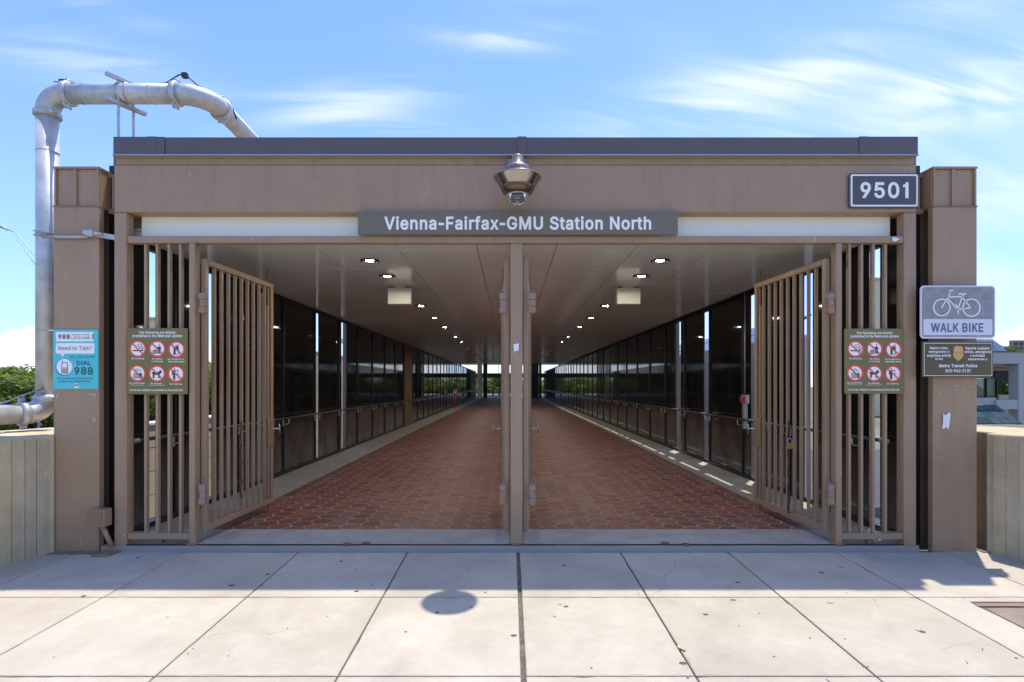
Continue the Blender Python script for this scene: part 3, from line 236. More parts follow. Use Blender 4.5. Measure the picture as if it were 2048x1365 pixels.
BOLD = {" ":[94,[]],"&":[224,[[225,-10,229,-6,230,-3,231,0,229,7,198,44,204,53,208,66,213,84,216,109,216,115,214,118,210,122,204,124,174,124,168,122,164,118,162,115,162,98,160,90,127,130,135,136,157,157,169,176,172,187,174,204,172,220,164,237,150,252,140,259,121,266,102,269,85,268,76,266,60,259,50,252,35,236,28,216,26,201,28,182,32,168,39,156,51,140,38,130,22,113,14,102,8,85,5,69,6,62,8,45,17,24,34,6,48,-4,75,-13,95,-15,121,-14,141,-8,160,2,162,4,176,-10,179,-12,219,-12],[129,45,121,40,109,36,98,35,86,36,77,40,68,46,65,50,62,57,60,65,62,74,65,81,72,89,84,100],[93,172,86,182,80,193,80,205,85,213,90,216,99,218,110,216,115,214,118,209,119,203,118,197,113,187]]],"'":[103,[[67,148,70,149,74,153,76,159,80,248,80,257,78,260,74,264,71,266,32,266,29,264,25,260,23,254,28,156,29,153,33,149,36,148]]],"(":[137,[[121,282,88,282,82,280,78,276,64,251,56,227,46,196,38,166,34,134,33,99,35,65,44,25,58,-15,73,-45,78,-54,82,-58,88,-60,121,-60,124,-58,128,-54,130,-48,128,-41,117,-17,106,11,98,35,92,59,89,78,88,97,89,130,92,155,98,181,106,211,130,267,130,270,128,276,124,280]]],")":[137,[[16,282,13,280,9,276,7,270,8,267,20,237,39,181,44,155,48,130,49,98,48,79,46,60,40,36,32,12,9,-41,7,-48,9,-54,13,-58,16,-60,48,-60,54,-58,58,-54,78,-15,93,25,102,68,104,100,103,133,92,196,87,210,82,227,72,251,58,276,54,280,48,282]]],",":[94,[[15,-71,19,-72,45,-72,48,-70,52,-66,54,-63,80,32,80,36,79,40,78,42,72,47,68,48,34,48,28,46,23,40,7,-59,9,-66]]],"-":[227,[[180,91,180,125,178,128,174,132,171,134,57,134,51,132,47,128,46,125,46,91,47,88,51,84,54,82,168,82,174,84,178,88]]],".":[94,[[15,34,13,22,15,7,20,-1,26,-7,34,-12,46,-14,61,-12,69,-7,75,-1,80,7,83,19,80,34,75,42,69,48,61,53,50,55,34,53,26,48,20,42]]],"/":[125,[[121,277,117,278,86,278,83,276,79,272,78,269,-4,-34,-5,-38,-4,-42,-3,-44,3,-49,7,-50,39,-50,42,-48,46,-44,48,-41,128,262,129,266,128,270,127,272]]],"0":[227,[[112,270,84,266,62,254,51,244,38,230,24,202,16,169,12,124,15,88,22,55,37,24,59,2,78,-9,84,-12,89,-12,115,-15,141,-12,149,-9,168,2,189,24,203,52,212,85,215,130,212,166,204,199,189,230,167,252,148,263,140,266],[112,218,126,216,129,214,136,210,146,197,154,177,158,157,160,130,158,96,154,76,148,60,136,45,126,39,114,37,101,39,98,40,91,45,80,58,73,76,68,97,67,120,68,157,73,178,80,196,91,210,101,216]]],"1":[227,[[201,-10,205,-6,207,0,207,27,205,33,201,37,195,39,150,39,150,254,149,258,144,264,138,266,99,266,94,265,38,224,33,219,31,213,32,176,33,173,37,169,40,168,43,167,50,169,93,201,94,201,94,39,38,39,32,37,28,33,26,27,26,0,27,-4,32,-10,38,-12,195,-12]]],"2":[227,[[26,-10,32,-12,195,-12,201,-10,206,-4,207,0,207,28,205,34,199,39,195,40,102,40,163,104,178,122,191,142,200,168,203,187,200,208,192,227,191,230,182,240,174,248,157,260,137,266,114,270,88,266,68,260,50,248,44,242,32,225,24,205,21,183,22,178,23,175,29,170,33,169,64,169,70,171,74,175,76,178,76,191,80,201,92,214,101,216,111,218,122,216,131,214,138,209,144,203,148,195,148,183,148,177,144,168,131,147,107,120,22,31,20,24,20,0,22,-6]]],"5":[227,[[189,264,183,266,48,266,42,264,37,258,36,251,22,128,22,123,24,120,28,116,31,114,64,111,71,113,79,119,85,122,96,125,106,126,122,125,131,121,139,114,146,105,150,94,152,83,151,72,149,64,146,58,140,49,130,42,122,38,113,37,99,38,92,40,83,46,79,50,75,58,71,71,65,76,61,77,30,77,24,75,20,71,18,64,21,46,31,23,49,5,66,-6,86,-12,92,-14,114,-15,137,-12,161,-2,176,10,184,19,194,31,196,35,203,51,205,58,207,79,206,100,200,121,192,137,184,148,168,163,152,171,135,176,117,179,105,178,98,178,82,172,86,214,183,214,189,216,193,220,195,226,195,254,193,260]]],"6":[227,[[165,265,161,266,126,266,120,264,115,259,63,183,41,149,29,124,22,104,20,83,22,61,24,50,32,30,44,15,51,8,64,-3,88,-12,110,-15,132,-14,141,-12,162,-3,175,8,183,16,194,29,204,53,206,76,204,98,204,104,195,127,184,141,178,148,165,157,142,166,116,169,171,247,173,254,172,257,171,260],[111,36,102,38,96,40,93,42,86,48,80,57,76,65,74,81,76,91,77,95,80,101,86,110,93,116,102,120,114,121,124,120,130,117,140,110,146,101,150,91,152,77,150,67,148,59,140,48,133,42,130,40,124,38]]],"8":[227,[[111,270,89,268,66,259,52,250,35,232,33,228,26,212,23,191,26,170,36,147,49,134,45,132,30,116,24,106,16,86,14,67,18,45,27,24,45,6,64,-6,85,-12,116,-15,141,-12,162,-6,181,6,199,24,209,43,210,51,212,71,210,86,204,105,196,117,191,122,182,132,177,134,190,147,200,168,202,185,203,191,200,210,191,232,174,250,157,260,137,268],[70,60,70,79,75,88,82,96,90,100,101,104,115,106,125,104,136,100,144,96,147,93,151,88,156,79,156,61,151,52,145,46,138,42,128,38,117,37,101,38,90,40,79,47,74,52],[78,189,80,197,82,202,87,209,94,214,101,217,116,218,125,217,132,214,139,210,144,202,147,195,148,187,144,172,137,165,131,160,125,158,110,157,103,158,96,160,86,167,82,171,80,176]]],"9":[227,[[61,-11,65,-12,100,-12,106,-10,111,-5,166,74,185,105,197,130,204,151,206,171,204,194,202,203,194,224,182,239,175,246,162,257,138,266,111,270,88,266,64,257,50,246,44,240,32,225,22,201,20,178,22,157,22,151,31,127,41,115,48,108,62,97,84,88,110,85,55,7,53,0,54,-3,55,-6],[103,134,93,139,86,145,78,156,76,165,75,179,76,189,82,201,86,207,93,212,102,216,112,218,124,216,133,212,140,208,147,197,150,187,152,177,150,163,146,153,141,146,133,139,123,134]]],"?":[179,[[96,53,84,55,68,53,61,48,55,42,50,34,47,21,50,7,55,-1,61,-8,68,-12,80,-14,96,-12,103,-8,109,-1,114,7,117,19,114,34,109,42,103,48],[63,64,97,64,103,66,107,70,108,73,110,93,112,100,114,105,123,114,134,120,146,130,154,138,163,149,172,169,174,189,172,206,170,215,163,233,147,250,134,259,113,268,91,270,72,268,66,268,44,260,31,251,14,233,5,210,2,190,2,186,4,183,8,179,14,177,46,177,52,179,57,185,60,199,63,207,67,212,81,218,97,218,105,215,111,211,114,207,118,200,119,193,118,183,113,173,107,166,86,152,79,146,70,137,66,133,60,120,55,101,54,76,56,70,60,66]]],"A":[240,[[101,266,95,264,90,258,-2,9,-4,0,-3,-4,2,-10,8,-12,43,-12,49,-10,54,-4,76,59,164,59,186,-4,192,-10,198,-12,231,-12,235,-11,241,-6,243,0,242,3,150,258,144,264,141,266],[119,187,128,159,134,146,145,111,94,111]]],"B":[228,[[24,264,20,260,18,254,18,0,20,-6,24,-10,30,-12,126,-12,155,-10,179,-1,194,9,210,26,218,47,221,66,218,89,211,109,204,119,189,133,186,134,191,138,198,145,204,156,210,172,211,189,208,208,200,228,191,240,185,246,168,256,148,264,124,266,30,266],[74,103,136,102,148,98,157,91,161,86,164,78,166,67,164,57,157,49,145,42,125,41,74,41],[74,155,74,214,121,214,135,212,147,206,154,198,156,187,154,174,152,169,139,159,131,156,122,155]]],"C":[255,[[191,-2,206,8,214,15,226,26,234,38,244,60,248,79,246,86,242,90,236,92,204,92,200,91,194,86,185,63,173,50,164,44,146,39,137,38,114,41,98,48,86,59,73,79,66,101,64,130,66,156,72,176,84,194,98,206,114,214,132,216,143,216,154,213,165,208,172,204,185,191,194,168,198,164,204,162,236,162,242,164,246,168,248,174,243,198,234,216,225,229,208,246,189,257,172,264,156,268,136,270,98,265,68,252,48,236,41,228,24,201,12,168,8,129,12,87,24,54,41,27,49,18,68,2,97,-10,105,-12,132,-15,148,-14,172,-10]]],"D":[251,[[24,-10,30,-12,111,-12,148,-8,182,5,203,22,210,29,227,52,238,87,243,126,238,168,228,201,216,220,211,226,205,232,183,249,150,262,116,266,30,266,24,264,20,260,18,254,18,0,20,-6],[74,41,74,214,112,214,135,212,152,204,168,192,176,179,180,174,186,153,188,126,186,102,178,80,168,62,153,50,137,44,132,42,110,41]]],"E":[209,[[194,-10,198,-6,200,0,200,29,198,35,192,40,188,41,74,41,74,102,178,102,184,104,188,108,190,114,190,146,188,149,182,154,178,155,74,155,74,214,186,214,190,215,196,220,198,226,198,254,196,260,192,264,186,266,30,266,24,264,20,260,18,254,18,0,20,-6,24,-10,30,-12,188,-12]]],"F":[205,[[26,-11,30,-12,62,-12,68,-10,73,-4,74,0,74,99,173,99,179,101,183,105,185,111,185,139,183,145,177,150,173,151,74,151,74,214,185,214,189,215,195,220,197,226,197,254,195,260,191,264,185,266,30,266,24,264,20,260,18,254,18,0,20,-6]]],"G":[260,[[130,270,99,266,70,254,64,249,41,228,24,201,12,168,8,125,12,87,18,70,25,51,41,27,48,20,68,3,95,-9,104,-12,136,-15,166,-12,192,-2,214,14,221,21,235,38,248,68,251,98,251,128,249,134,245,138,239,140,141,140,137,139,131,134,129,128,129,100,131,94,135,90,141,88,193,88,194,83,188,70,186,65,177,54,166,46,152,40,136,38,114,41,98,48,84,61,73,79,66,98,64,123,66,153,73,177,84,194,98,206,117,214,131,216,146,215,155,212,163,209,176,200,184,191,194,168,200,163,204,162,240,162,243,164,247,168,248,171,248,178,244,192,235,215,224,229,207,246,194,255,172,264,153,268]]],"H":[258,[[234,-10,238,-6,240,0,240,254,238,260,234,264,228,266,196,266,190,264,186,260,184,254,184,156,74,156,74,254,73,258,68,264,62,266,30,266,24,264,20,260,18,254,18,0,20,-6,24,-10,30,-12,62,-12,68,-10,73,-4,74,0,74,104,184,104,184,0,185,-4,190,-10,196,-12,228,-12]]],"I":[150,[[139,-11,145,-6,147,0,147,29,145,35,141,39,135,41,103,41,103,214,135,214,141,216,145,220,147,226,147,254,146,258,141,264,135,266,16,266,12,265,6,260,4,254,4,226,6,220,10,216,16,214,47,214,47,41,16,41,10,39,6,35,4,29,4,0,5,-4,10,-10,16,-12,135,-12]]],"K":[233,[[230,-10,234,-6,236,-3,236,0,234,7,137,143,234,247,236,254,234,260,230,264,224,266,182,266,176,264,96,178,82,164,74,155,74,254,73,258,68,264,62,266,30,266,24,264,20,260,18,254,18,0,20,-6,24,-10,30,-12,62,-12,68,-10,72,-6,74,0,74,79,98,104,174,-3,180,-10,186,-12,224,-12]]],"L":[196,[[27,266,24,264,20,260,18,254,18,0,20,-6,24,-10,30,-12,181,-12,187,-10,191,-6,193,0,193,29,191,35,185,40,181,41,74,41,74,257,72,260,68,264,65,266]]],"M":[314,[[290,264,284,266,238,266,232,264,228,260,167,104,158,76,147,107,86,260,82,264,76,266,30,266,24,264,20,260,18,254,18,0,20,-6,24,-10,30,-12,61,-12,67,-10,71,-6,72,-3,73,143,132,-4,137,-10,143,-12,171,-12,177,-10,182,-6,240,142,240,0,241,-4,246,-10,252,-12,284,-12,290,-10,294,-6,296,0,296,254,294,260]]],"N":[262,[[238,-10,242,-6,244,0,244,254,242,260,238,264,232,266,199,266,193,264,189,260,188,257,187,89,180,102,79,259,74,264,68,266,30,266,24,264,20,260,18,254,18,0,20,-6,24,-10,30,-12,62,-12,68,-10,72,-6,74,-3,74,166,92,136,182,-5,187,-10,193,-12,232,-12]]],"O":[267,[[131,270,100,266,71,254,68,252,48,236,41,228,24,201,12,168,8,125,12,87,18,70,25,51,41,27,61,8,71,0,100,-10,135,-15,167,-10,196,0,206,8,226,27,244,54,254,87,259,129,254,168,244,201,226,228,219,236,199,252,196,254,167,266],[132,216,153,213,169,206,182,194,193,177,196,167,200,154,203,129,200,98,194,78,182,60,169,48,152,40,135,38,114,41,98,48,84,60,74,77,66,98,64,123,66,156,73,175,84,193,98,206,115,214]]],"P":[222,[[26,-11,30,-12,62,-12,68,-10,72,-6,74,0,74,81,120,81,142,84,153,86,173,94,188,105,194,111,205,126,212,143,214,155,216,176,214,198,205,222,194,236,188,242,173,254,147,264,121,266,30,266,24,264,20,260,18,254,18,0,20,-6],[74,214,118,214,131,212,142,208,151,202,156,195,159,187,160,171,159,161,156,153,150,144,143,138,132,134,118,133,74,133]]],"R":[224,[[24,264,20,260,18,254,18,0,20,-6,24,-10,30,-12,62,-12,68,-10,72,-6,74,0,74,87,116,87,165,-3,171,-10,177,-12,214,-12,220,-10,224,-6,226,-3,226,0,225,5,173,99,188,109,194,115,205,129,214,151,217,178,214,201,205,224,195,236,188,244,174,254,148,264,121,266,30,266],[74,214,118,214,134,212,145,208,151,203,156,196,160,187,161,174,160,164,156,154,152,150,143,144,134,141,121,140,74,140]]],"S":[223,[[140,268,117,270,93,268,87,268,64,260,46,249,26,230,17,207,14,185,18,160,20,156,32,140,38,134,60,118,93,107,130,96,139,93,152,86,157,81,160,76,161,69,160,61,156,53,149,47,135,40,128,38,116,37,94,38,87,40,77,45,72,50,66,59,64,70,62,74,56,79,52,80,19,80,13,78,9,74,7,67,11,46,22,23,42,4,59,-6,82,-14,109,-16,135,-14,143,-14,167,-6,185,6,203,25,213,49,216,68,214,88,207,106,200,115,191,124,186,129,175,136,161,143,134,152,108,158,90,164,76,174,74,176,71,181,70,187,70,196,74,202,80,208,88,213,98,216,109,217,131,216,144,210,152,200,158,183,165,178,169,177,200,177,206,179,210,183,212,190,209,209,200,230,180,249,170,256,163,260]]],"T":[224,[[96,-12,131,-12,134,-10,138,-6,140,-3,140,214,208,214,214,216,218,220,220,226,220,254,218,260,212,265,208,266,16,266,10,264,5,258,4,254,4,226,6,220,10,216,16,214,84,214,84,0,86,-6,90,-10]]],"U":[259,[[235,264,229,266,196,266,190,264,185,258,184,254,184,87,182,75,177,62,172,54,167,50,160,45,148,40,131,38,113,40,99,45,86,55,80,63,76,75,74,87,74,254,72,260,68,264,62,266,30,266,24,264,20,260,18,254,18,85,21,61,32,33,52,11,70,-2,93,-11,104,-14,131,-16,160,-12,189,-2,206,10,214,18,226,33,238,59,241,85,241,254,239,260]]],"V":[240,[[-2,260,-4,254,-2,246,92,-6,96,-10,102,-12,139,-12,145,-10,150,-4,240,245,243,254,241,260,237,264,231,266,197,266,191,264,186,260,121,70,112,93,105,114,52,260,48,264,42,266,8,266,2,264]]],"W":[343,[[-2,260,-4,253,0,239,66,0,68,-6,72,-10,78,-12,115,-12,121,-10,125,-6,128,0,170,155,172,161,216,0,218,-6,222,-10,228,-12,265,-12,271,-10,275,-6,278,0,346,250,347,254,346,258,341,264,335,266,302,266,296,264,292,260,288,250,246,87,246,87,242,106,202,256,200,260,196,264,190,266,153,266,147,264,143,260,140,250,97,87,96,87,92,106,54,250,51,260,47,264,41,266,8,266,2,264]]],"X":[237,[[3,-10,9,-12,46,-12,52,-10,58,-3,99,55,118,85,178,-3,185,-10,191,-12,228,-12,234,-10,238,-6,240,0,238,7,152,131,233,247,235,254,234,257,233,260,229,264,223,266,187,266,181,264,174,257,133,198,119,176,105,198,66,256,58,264,52,266,15,266,9,264,5,260,3,254,5,247,86,130,-1,7,-3,0,-2,-3,-1,-6]]],"a":[195,[[174,-10,178,-6,180,0,180,130,178,148,171,167,164,177,150,190,136,197,120,202,109,204,81,203,63,200,45,192,34,184,26,177,19,168,10,153,8,146,8,143,10,140,14,136,46,126,53,126,56,127,60,131,64,138,72,146,81,150,86,152,101,153,113,151,119,148,125,137,126,128,117,125,103,124,75,120,48,114,32,107,24,101,18,95,12,87,6,74,3,56,6,34,14,15,29,0,40,-8,62,-15,84,-16,99,-14,113,-10,126,-2,128,-6,132,-10,138,-12,168,-12],[126,77,125,62,122,53,115,45,106,38,97,36,82,35,74,36,69,37,63,40,58,47,58,58,61,62,64,65,74,69,84,72]]],"b":[212,[[20,264,16,260,14,254,14,0,16,-6,20,-10,26,-12,56,-12,62,-10,66,-6,68,0,71,-3,78,-8,96,-14,117,-16,140,-12,164,-2,184,18,188,23,196,38,204,62,207,91,206,118,204,125,195,153,184,172,177,178,163,190,140,200,117,204,98,203,82,198,69,190,69,254,67,260,63,264,57,266,26,266],[109,35,99,37,88,42,80,49,74,62,70,74,68,97,70,111,72,125,80,138,88,146,98,152,112,153,123,152,133,146,140,139,148,125,151,113,152,90,151,76,148,65,140,50,133,42,123,38]]],"c":[198,[[133,200,107,204,81,202,74,200,51,190,30,170,18,153,8,125,5,92,8,63,16,39,30,18,51,-2,76,-12,102,-16,114,-16,134,-12,149,-6,167,7,181,21,188,35,192,47,193,51,192,55,187,61,181,64,152,71,146,69,142,65,136,50,129,43,124,40,117,37,111,36,103,35,89,38,79,43,72,50,65,63,62,78,60,92,62,114,65,125,72,137,80,146,84,148,91,151,103,153,110,152,119,150,132,142,136,136,141,125,145,121,151,119,184,126,187,128,192,134,193,138,192,144,180,168,160,188,146,196]]],"d":[212,[[192,264,186,266,155,266,149,264,145,260,143,254,143,190,130,198,114,203,96,204,72,200,49,190,29,171,17,153,8,126,5,96,8,62,17,35,29,18,49,-2,72,-12,96,-16,117,-14,134,-8,141,-3,144,0,146,-6,150,-10,156,-12,186,-12,192,-10,196,-6,198,0,198,254,196,260],[101,35,89,38,79,43,72,50,64,64,62,78,60,97,62,111,64,125,72,139,79,146,89,152,104,153,115,152,125,146,132,139,140,125,142,111,144,93,142,78,139,62,132,49,125,42,122,40,115,38]]],"e":[202,[[75,200,51,190,36,178,30,171,17,150,8,124,5,95,8,62,18,35,30,18,51,-2,74,-12,82,-14,104,-16,129,-14,146,-9,163,0,180,15,187,25,192,37,194,45,192,51,188,55,185,56,153,65,147,63,142,59,139,50,136,46,122,37,109,35,93,36,82,41,72,50,66,59,62,73,186,73,192,75,196,79,198,82,198,100,196,122,191,143,180,164,172,175,165,182,154,190,138,198,122,202,106,204],[62,122,64,129,71,139,79,146,90,152,101,153,115,152,124,148,132,139,138,129,140,122]]],"f":[127,[[40,-12,74,-12,77,-10,81,-6,82,-3,83,152,117,152,120,154,124,158,126,164,126,190,124,196,120,200,114,202,83,202,84,217,85,220,90,224,103,225,114,222,120,224,124,228,127,236,133,260,131,266,127,270,120,274,104,277,84,276,74,274,57,266,52,263,38,249,31,236,28,218,28,202,0,202,-3,200,-7,196,-8,193,-9,164,-7,158,-3,154,0,152,28,152,28,0,30,-6,34,-10]]],"g":[213,[[192,200,186,202,154,202,151,200,147,196,145,188,134,196,117,202,96,204,73,200,49,190,29,171,16,152,8,127,5,94,8,65,16,41,29,22,49,3,70,-6,78,-8,95,-10,118,-8,130,-4,144,5,144,-4,140,-19,133,-29,121,-34,100,-37,90,-36,82,-34,71,-26,57,-10,51,-8,46,-9,27,-20,19,-24,15,-29,13,-35,14,-40,22,-52,26,-57,36,-66,46,-73,62,-81,83,-86,106,-87,129,-84,147,-80,168,-70,185,-52,187,-48,194,-30,198,-6,198,190,196,196],[115,152,125,146,132,139,140,126,144,110,144,91,143,78,140,67,134,56,126,48,115,44,104,42,89,44,79,48,74,53,71,56,65,66,62,80,60,94,62,115,65,126,70,136,80,146,92,152,104,153]]],"h":[205,[[22,265,16,260,14,254,14,0,16,-6,20,-10,26,-12,57,-12,63,-10,67,-6,69,0,69,117,70,127,74,135,79,142,86,148,95,152,105,153,118,150,125,146,128,143,134,132,136,119,136,0,137,-4,142,-10,148,-12,179,-12,185,-10,189,-6,191,0,191,122,188,145,180,167,172,179,163,188,155,194,135,202,116,204,96,202,87,199,69,190,69,254,67,260,63,264,57,266,26,266]]],"i":[83,[[26,-12,60,-12,63,-10,67,-6,69,0,69,190,67,196,63,200,57,202,23,202,20,200,16,196,14,190,14,0,16,-6,20,-10],[73,254,68,261,63,266,55,271,43,274,29,271,21,266,16,261,11,254,9,243,11,229,16,222,21,216,29,212,41,209,55,212,63,216,68,222,73,229,75,240]]],"j":[83,[[57,202,23,202,20,200,16,196,14,193,14,-18,14,-23,12,-27,8,-30,-9,-32,-11,-33,-16,-39,-17,-43,-16,-74,-15,-77,-11,-81,-8,-82,6,-83,19,-82,27,-80,39,-75,54,-61,61,-52,66,-35,69,-17,69,190,67,196,63,200],[8,243,11,229,16,222,21,216,26,214,32,211,41,209,55,212,63,216,68,221,72,229,75,241,72,254,68,262,63,266,55,271,43,274,29,271,21,266,12,256]]],"k":[190,[[22,265,16,260,14,254,14,0,16,-6,20,-10,26,-12,57,-12,63,-10,67,-6,69,0,69,65,76,72,135,-4,141,-10,147,-12,186,-12,192,-10,196,-6,198,-3,198,0,196,7,116,108,190,183,192,190,190,196,186,200,180,202,142,202,136,200,69,132,69,254,68,258,63,264,57,266,26,266]]],"l":[95,[[26,266,20,264,16,260,14,254,14,41,17,23,20,16,26,4,32,-1,45,-9,69,-13,90,-12,96,-9,100,-5,102,1,96,31,91,37,88,38,70,38,69,46,68,257,67,260,63,264,60,266]]],"m":[305,[[288,-6,290,0,290,130,288,145,288,151,280,171,272,182,266,188,256,196,237,202,232,204,220,205,201,204,186,198,172,192,159,179,155,185,149,191,136,200,130,202,111,205,95,204,81,199,68,191,66,196,62,200,56,202,26,202,20,200,16,196,14,190,14,0,16,-6,20,-10,26,-12,57,-12,63,-10,68,-4,69,0,70,129,74,139,79,146,89,152,98,153,109,152,117,148,123,139,124,133,125,0,127,-6,131,-10,137,-12,168,-12,174,-10,179,-4,180,0,180,132,184,141,193,150,200,152,206,153,221,151,227,148,230,144,234,140,234,137,236,128,236,0,238,-6,242,-10,248,-12,278,-12,284,-10]]],"n":[205,[[185,-10,189,-6,191,0,191,122,188,145,181,165,171,179,165,186,154,194,138,200,129,202,113,204,93,201,73,193,68,190,66,196,62,200,59,202,26,202,20,200,16,196,14,190,14,0,16,-6,20,-10,26,-12,57,-12,63,-10,67,-6,69,0,69,117,70,127,74,135,79,142,86,148,95,152,105,153,118,150,125,146,128,143,134,132,136,119,136,0,137,-4,142,-10,148,-12,179,-12]]],"o":[208,[[76,-12,102,-16,126,-14,134,-12,156,-2,178,18,192,39,200,63,203,96,200,125,191,151,178,170,156,190,131,200,106,204,81,202,74,200,51,190,30,170,18,153,8,125,5,92,8,63,16,39,30,18,51,-2],[103,153,118,150,128,146,136,137,143,125,146,109,148,96,146,78,143,63,136,50,129,43,118,38,105,35,89,38,79,43,72,50,65,63,62,78,60,92,62,109,65,125,72,137,80,146,84,148,91,151]]],"p":[212,[[22,-82,26,-83,57,-83,63,-81,67,-77,69,-71,69,-2,82,-10,99,-15,117,-16,140,-12,164,-2,184,18,196,38,204,62,207,97,204,125,196,151,184,172,177,178,163,190,142,200,117,204,98,203,82,198,72,192,68,188,66,196,62,200,56,202,23,202,20,200,15,194,14,190,14,-71,16,-77],[109,35,99,37,88,42,80,49,74,62,70,74,68,97,70,111,72,125,80,138,88,146,98,152,112,153,123,152,133,146,140,139,148,125,151,113,152,90,151,76,148,65,140,50,133,42,123,38]]],"q":[212,[[190,-82,196,-77,198,-71,198,190,197,194,192,200,189,202,156,202,150,200,146,196,144,189,130,198,114,203,96,204,70,200,49,190,37,180,29,171,16,151,8,126,5,96,8,62,16,37,29,18,49,-2,72,-12,96,-16,114,-15,130,-10,143,-2,143,-71,145,-77,149,-81,155,-83,186,-83],[101,35,89,38,79,43,72,50,64,64,62,78,60,97,62,111,64,125,72,139,79,146,89,152,104,153,115,152,125,146,132,139,140,125,142,111,144,93,142,78,139,62,132,49,125,42,122,40,115,38]]],"r":[130,[[23,-12,57,-12,63,-10,68,-4,69,0,70,127,73,136,76,140,79,142,87,147,102,151,110,151,121,149,125,150,128,151,132,155,134,161,134,192,132,198,126,203,122,204,105,204,89,202,72,196,68,192,66,196,62,200,59,202,26,202,20,200,15,194,14,190,14,0,16,-6,20,-10]]],"s":[182,[[115,202,98,204,77,202,70,202,53,196,37,188,28,178,23,173,14,153,11,136,15,117,18,111,25,99,31,93,48,82,73,73,102,67,112,64,118,60,121,55,122,51,120,46,116,41,105,36,93,35,78,36,69,40,63,46,58,59,53,63,50,64,46,65,16,59,12,57,8,53,6,47,6,43,12,28,20,14,35,-1,51,-9,68,-14,86,-16,109,-14,116,-14,135,-8,150,1,160,11,166,17,174,32,175,36,178,54,174,73,172,78,164,90,158,97,141,108,117,117,90,122,84,124,77,126,70,131,67,134,66,138,68,144,72,148,81,152,92,154,106,152,114,148,119,143,124,133,128,129,131,128,138,128,164,133,168,135,172,139,174,145,174,148,168,162,160,175,146,190,132,197]]],"t":[114,[[110,-10,113,-9,117,-5,119,1,113,29,111,33,107,37,104,38,100,39,89,37,83,37,79,38,76,42,75,152,102,152,108,154,112,158,114,164,114,193,112,196,108,200,105,202,75,202,75,236,73,242,69,246,63,248,29,248,26,246,22,242,20,239,20,202,3,202,-1,201,-7,196,-9,190,-9,164,-7,158,-3,154,0,152,20,152,20,45,24,24,26,19,35,6,41,0,57,-10,82,-14,91,-14]]],"u":[205,[[20,200,16,196,14,190,14,66,16,50,18,41,24,25,33,10,39,4,50,-5,65,-11,75,-14,92,-15,112,-12,132,-4,137,0,139,-6,143,-10,146,-12,179,-12,185,-10,189,-6,191,0,191,190,189,196,185,200,179,202,148,202,142,200,138,196,136,190,136,74,134,63,132,54,126,47,121,42,111,38,99,37,87,39,77,45,71,57,69,71,69,190,68,194,63,200,57,202,26,202]]],"v":[195,[[196,196,192,200,186,202,152,202,146,200,142,196,97,71,92,87,52,196,48,200,42,202,9,202,3,200,-1,196,-3,190,-1,182,70,-4,75,-10,81,-12,113,-12,119,-10,124,-6,196,182,198,190]]],"w":[284,[[1,196,-1,190,0,186,56,3,59,-6,63,-10,69,-12,99,-12,105,-10,109,-6,113,5,142,105,148,79,170,5,174,-6,178,-10,184,-12,215,-12,221,-10,225,-6,228,1,284,186,284,190,283,194,278,200,272,202,240,202,234,200,230,196,228,190,199,86,170,190,168,196,164,200,158,202,126,202,120,200,116,196,111,181,85,86,56,190,54,196,50,200,44,202,11,202,5,200]]],"x":[189,[[4,-10,10,-12,46,-12,52,-10,59,-2,94,54,132,-5,137,-10,143,-12,179,-12,185,-10,189,-6,191,0,189,7,126,96,186,183,188,190,188,193,186,196,182,200,176,202,141,202,135,200,130,195,95,141,63,192,56,200,50,202,14,202,8,200,4,196,2,190,4,183,64,97,0,7,-2,0,-2,-3,0,-6]]],"y":[195,[[20,-80,29,-84,47,-85,62,-82,75,-79,87,-72,98,-61,106,-50,114,-33,196,182,198,190,198,193,196,196,192,200,186,202,153,202,147,200,142,196,97,71,92,87,52,196,48,200,42,202,9,202,3,200,-1,196,-3,190,-1,182,68,-1,60,-23,56,-29,53,-32,42,-33,31,-31,25,-33,21,-37,19,-41,12,-68,14,-75]]]}
GLYPHS['1'] = [196, [[84, 0, 120, 0, 120, 254, 92, 254, 80, 226, 42, 212, 42, 186, 84, 192]]]
BOLD['1'] = [200, [[72, -12, 130, -12, 130, 266, 88, 266, 76, 236, 30, 218, 30, 178, 72, 186]]]
GLYPHS['I'] = [112, [[38, 0, 74, 0, 74, 254, 38, 254]]]; BOLD['I'] = [112, [[26, -12, 86, -12, 86, 266, 26, 266]]]
for q_ in (GLYPHS, BOLD): q_['-'] = [150, [[a-38 if i % 2 == 0 else a for i, a in enumerate(l_)] for l_ in q_['-'][1]]]
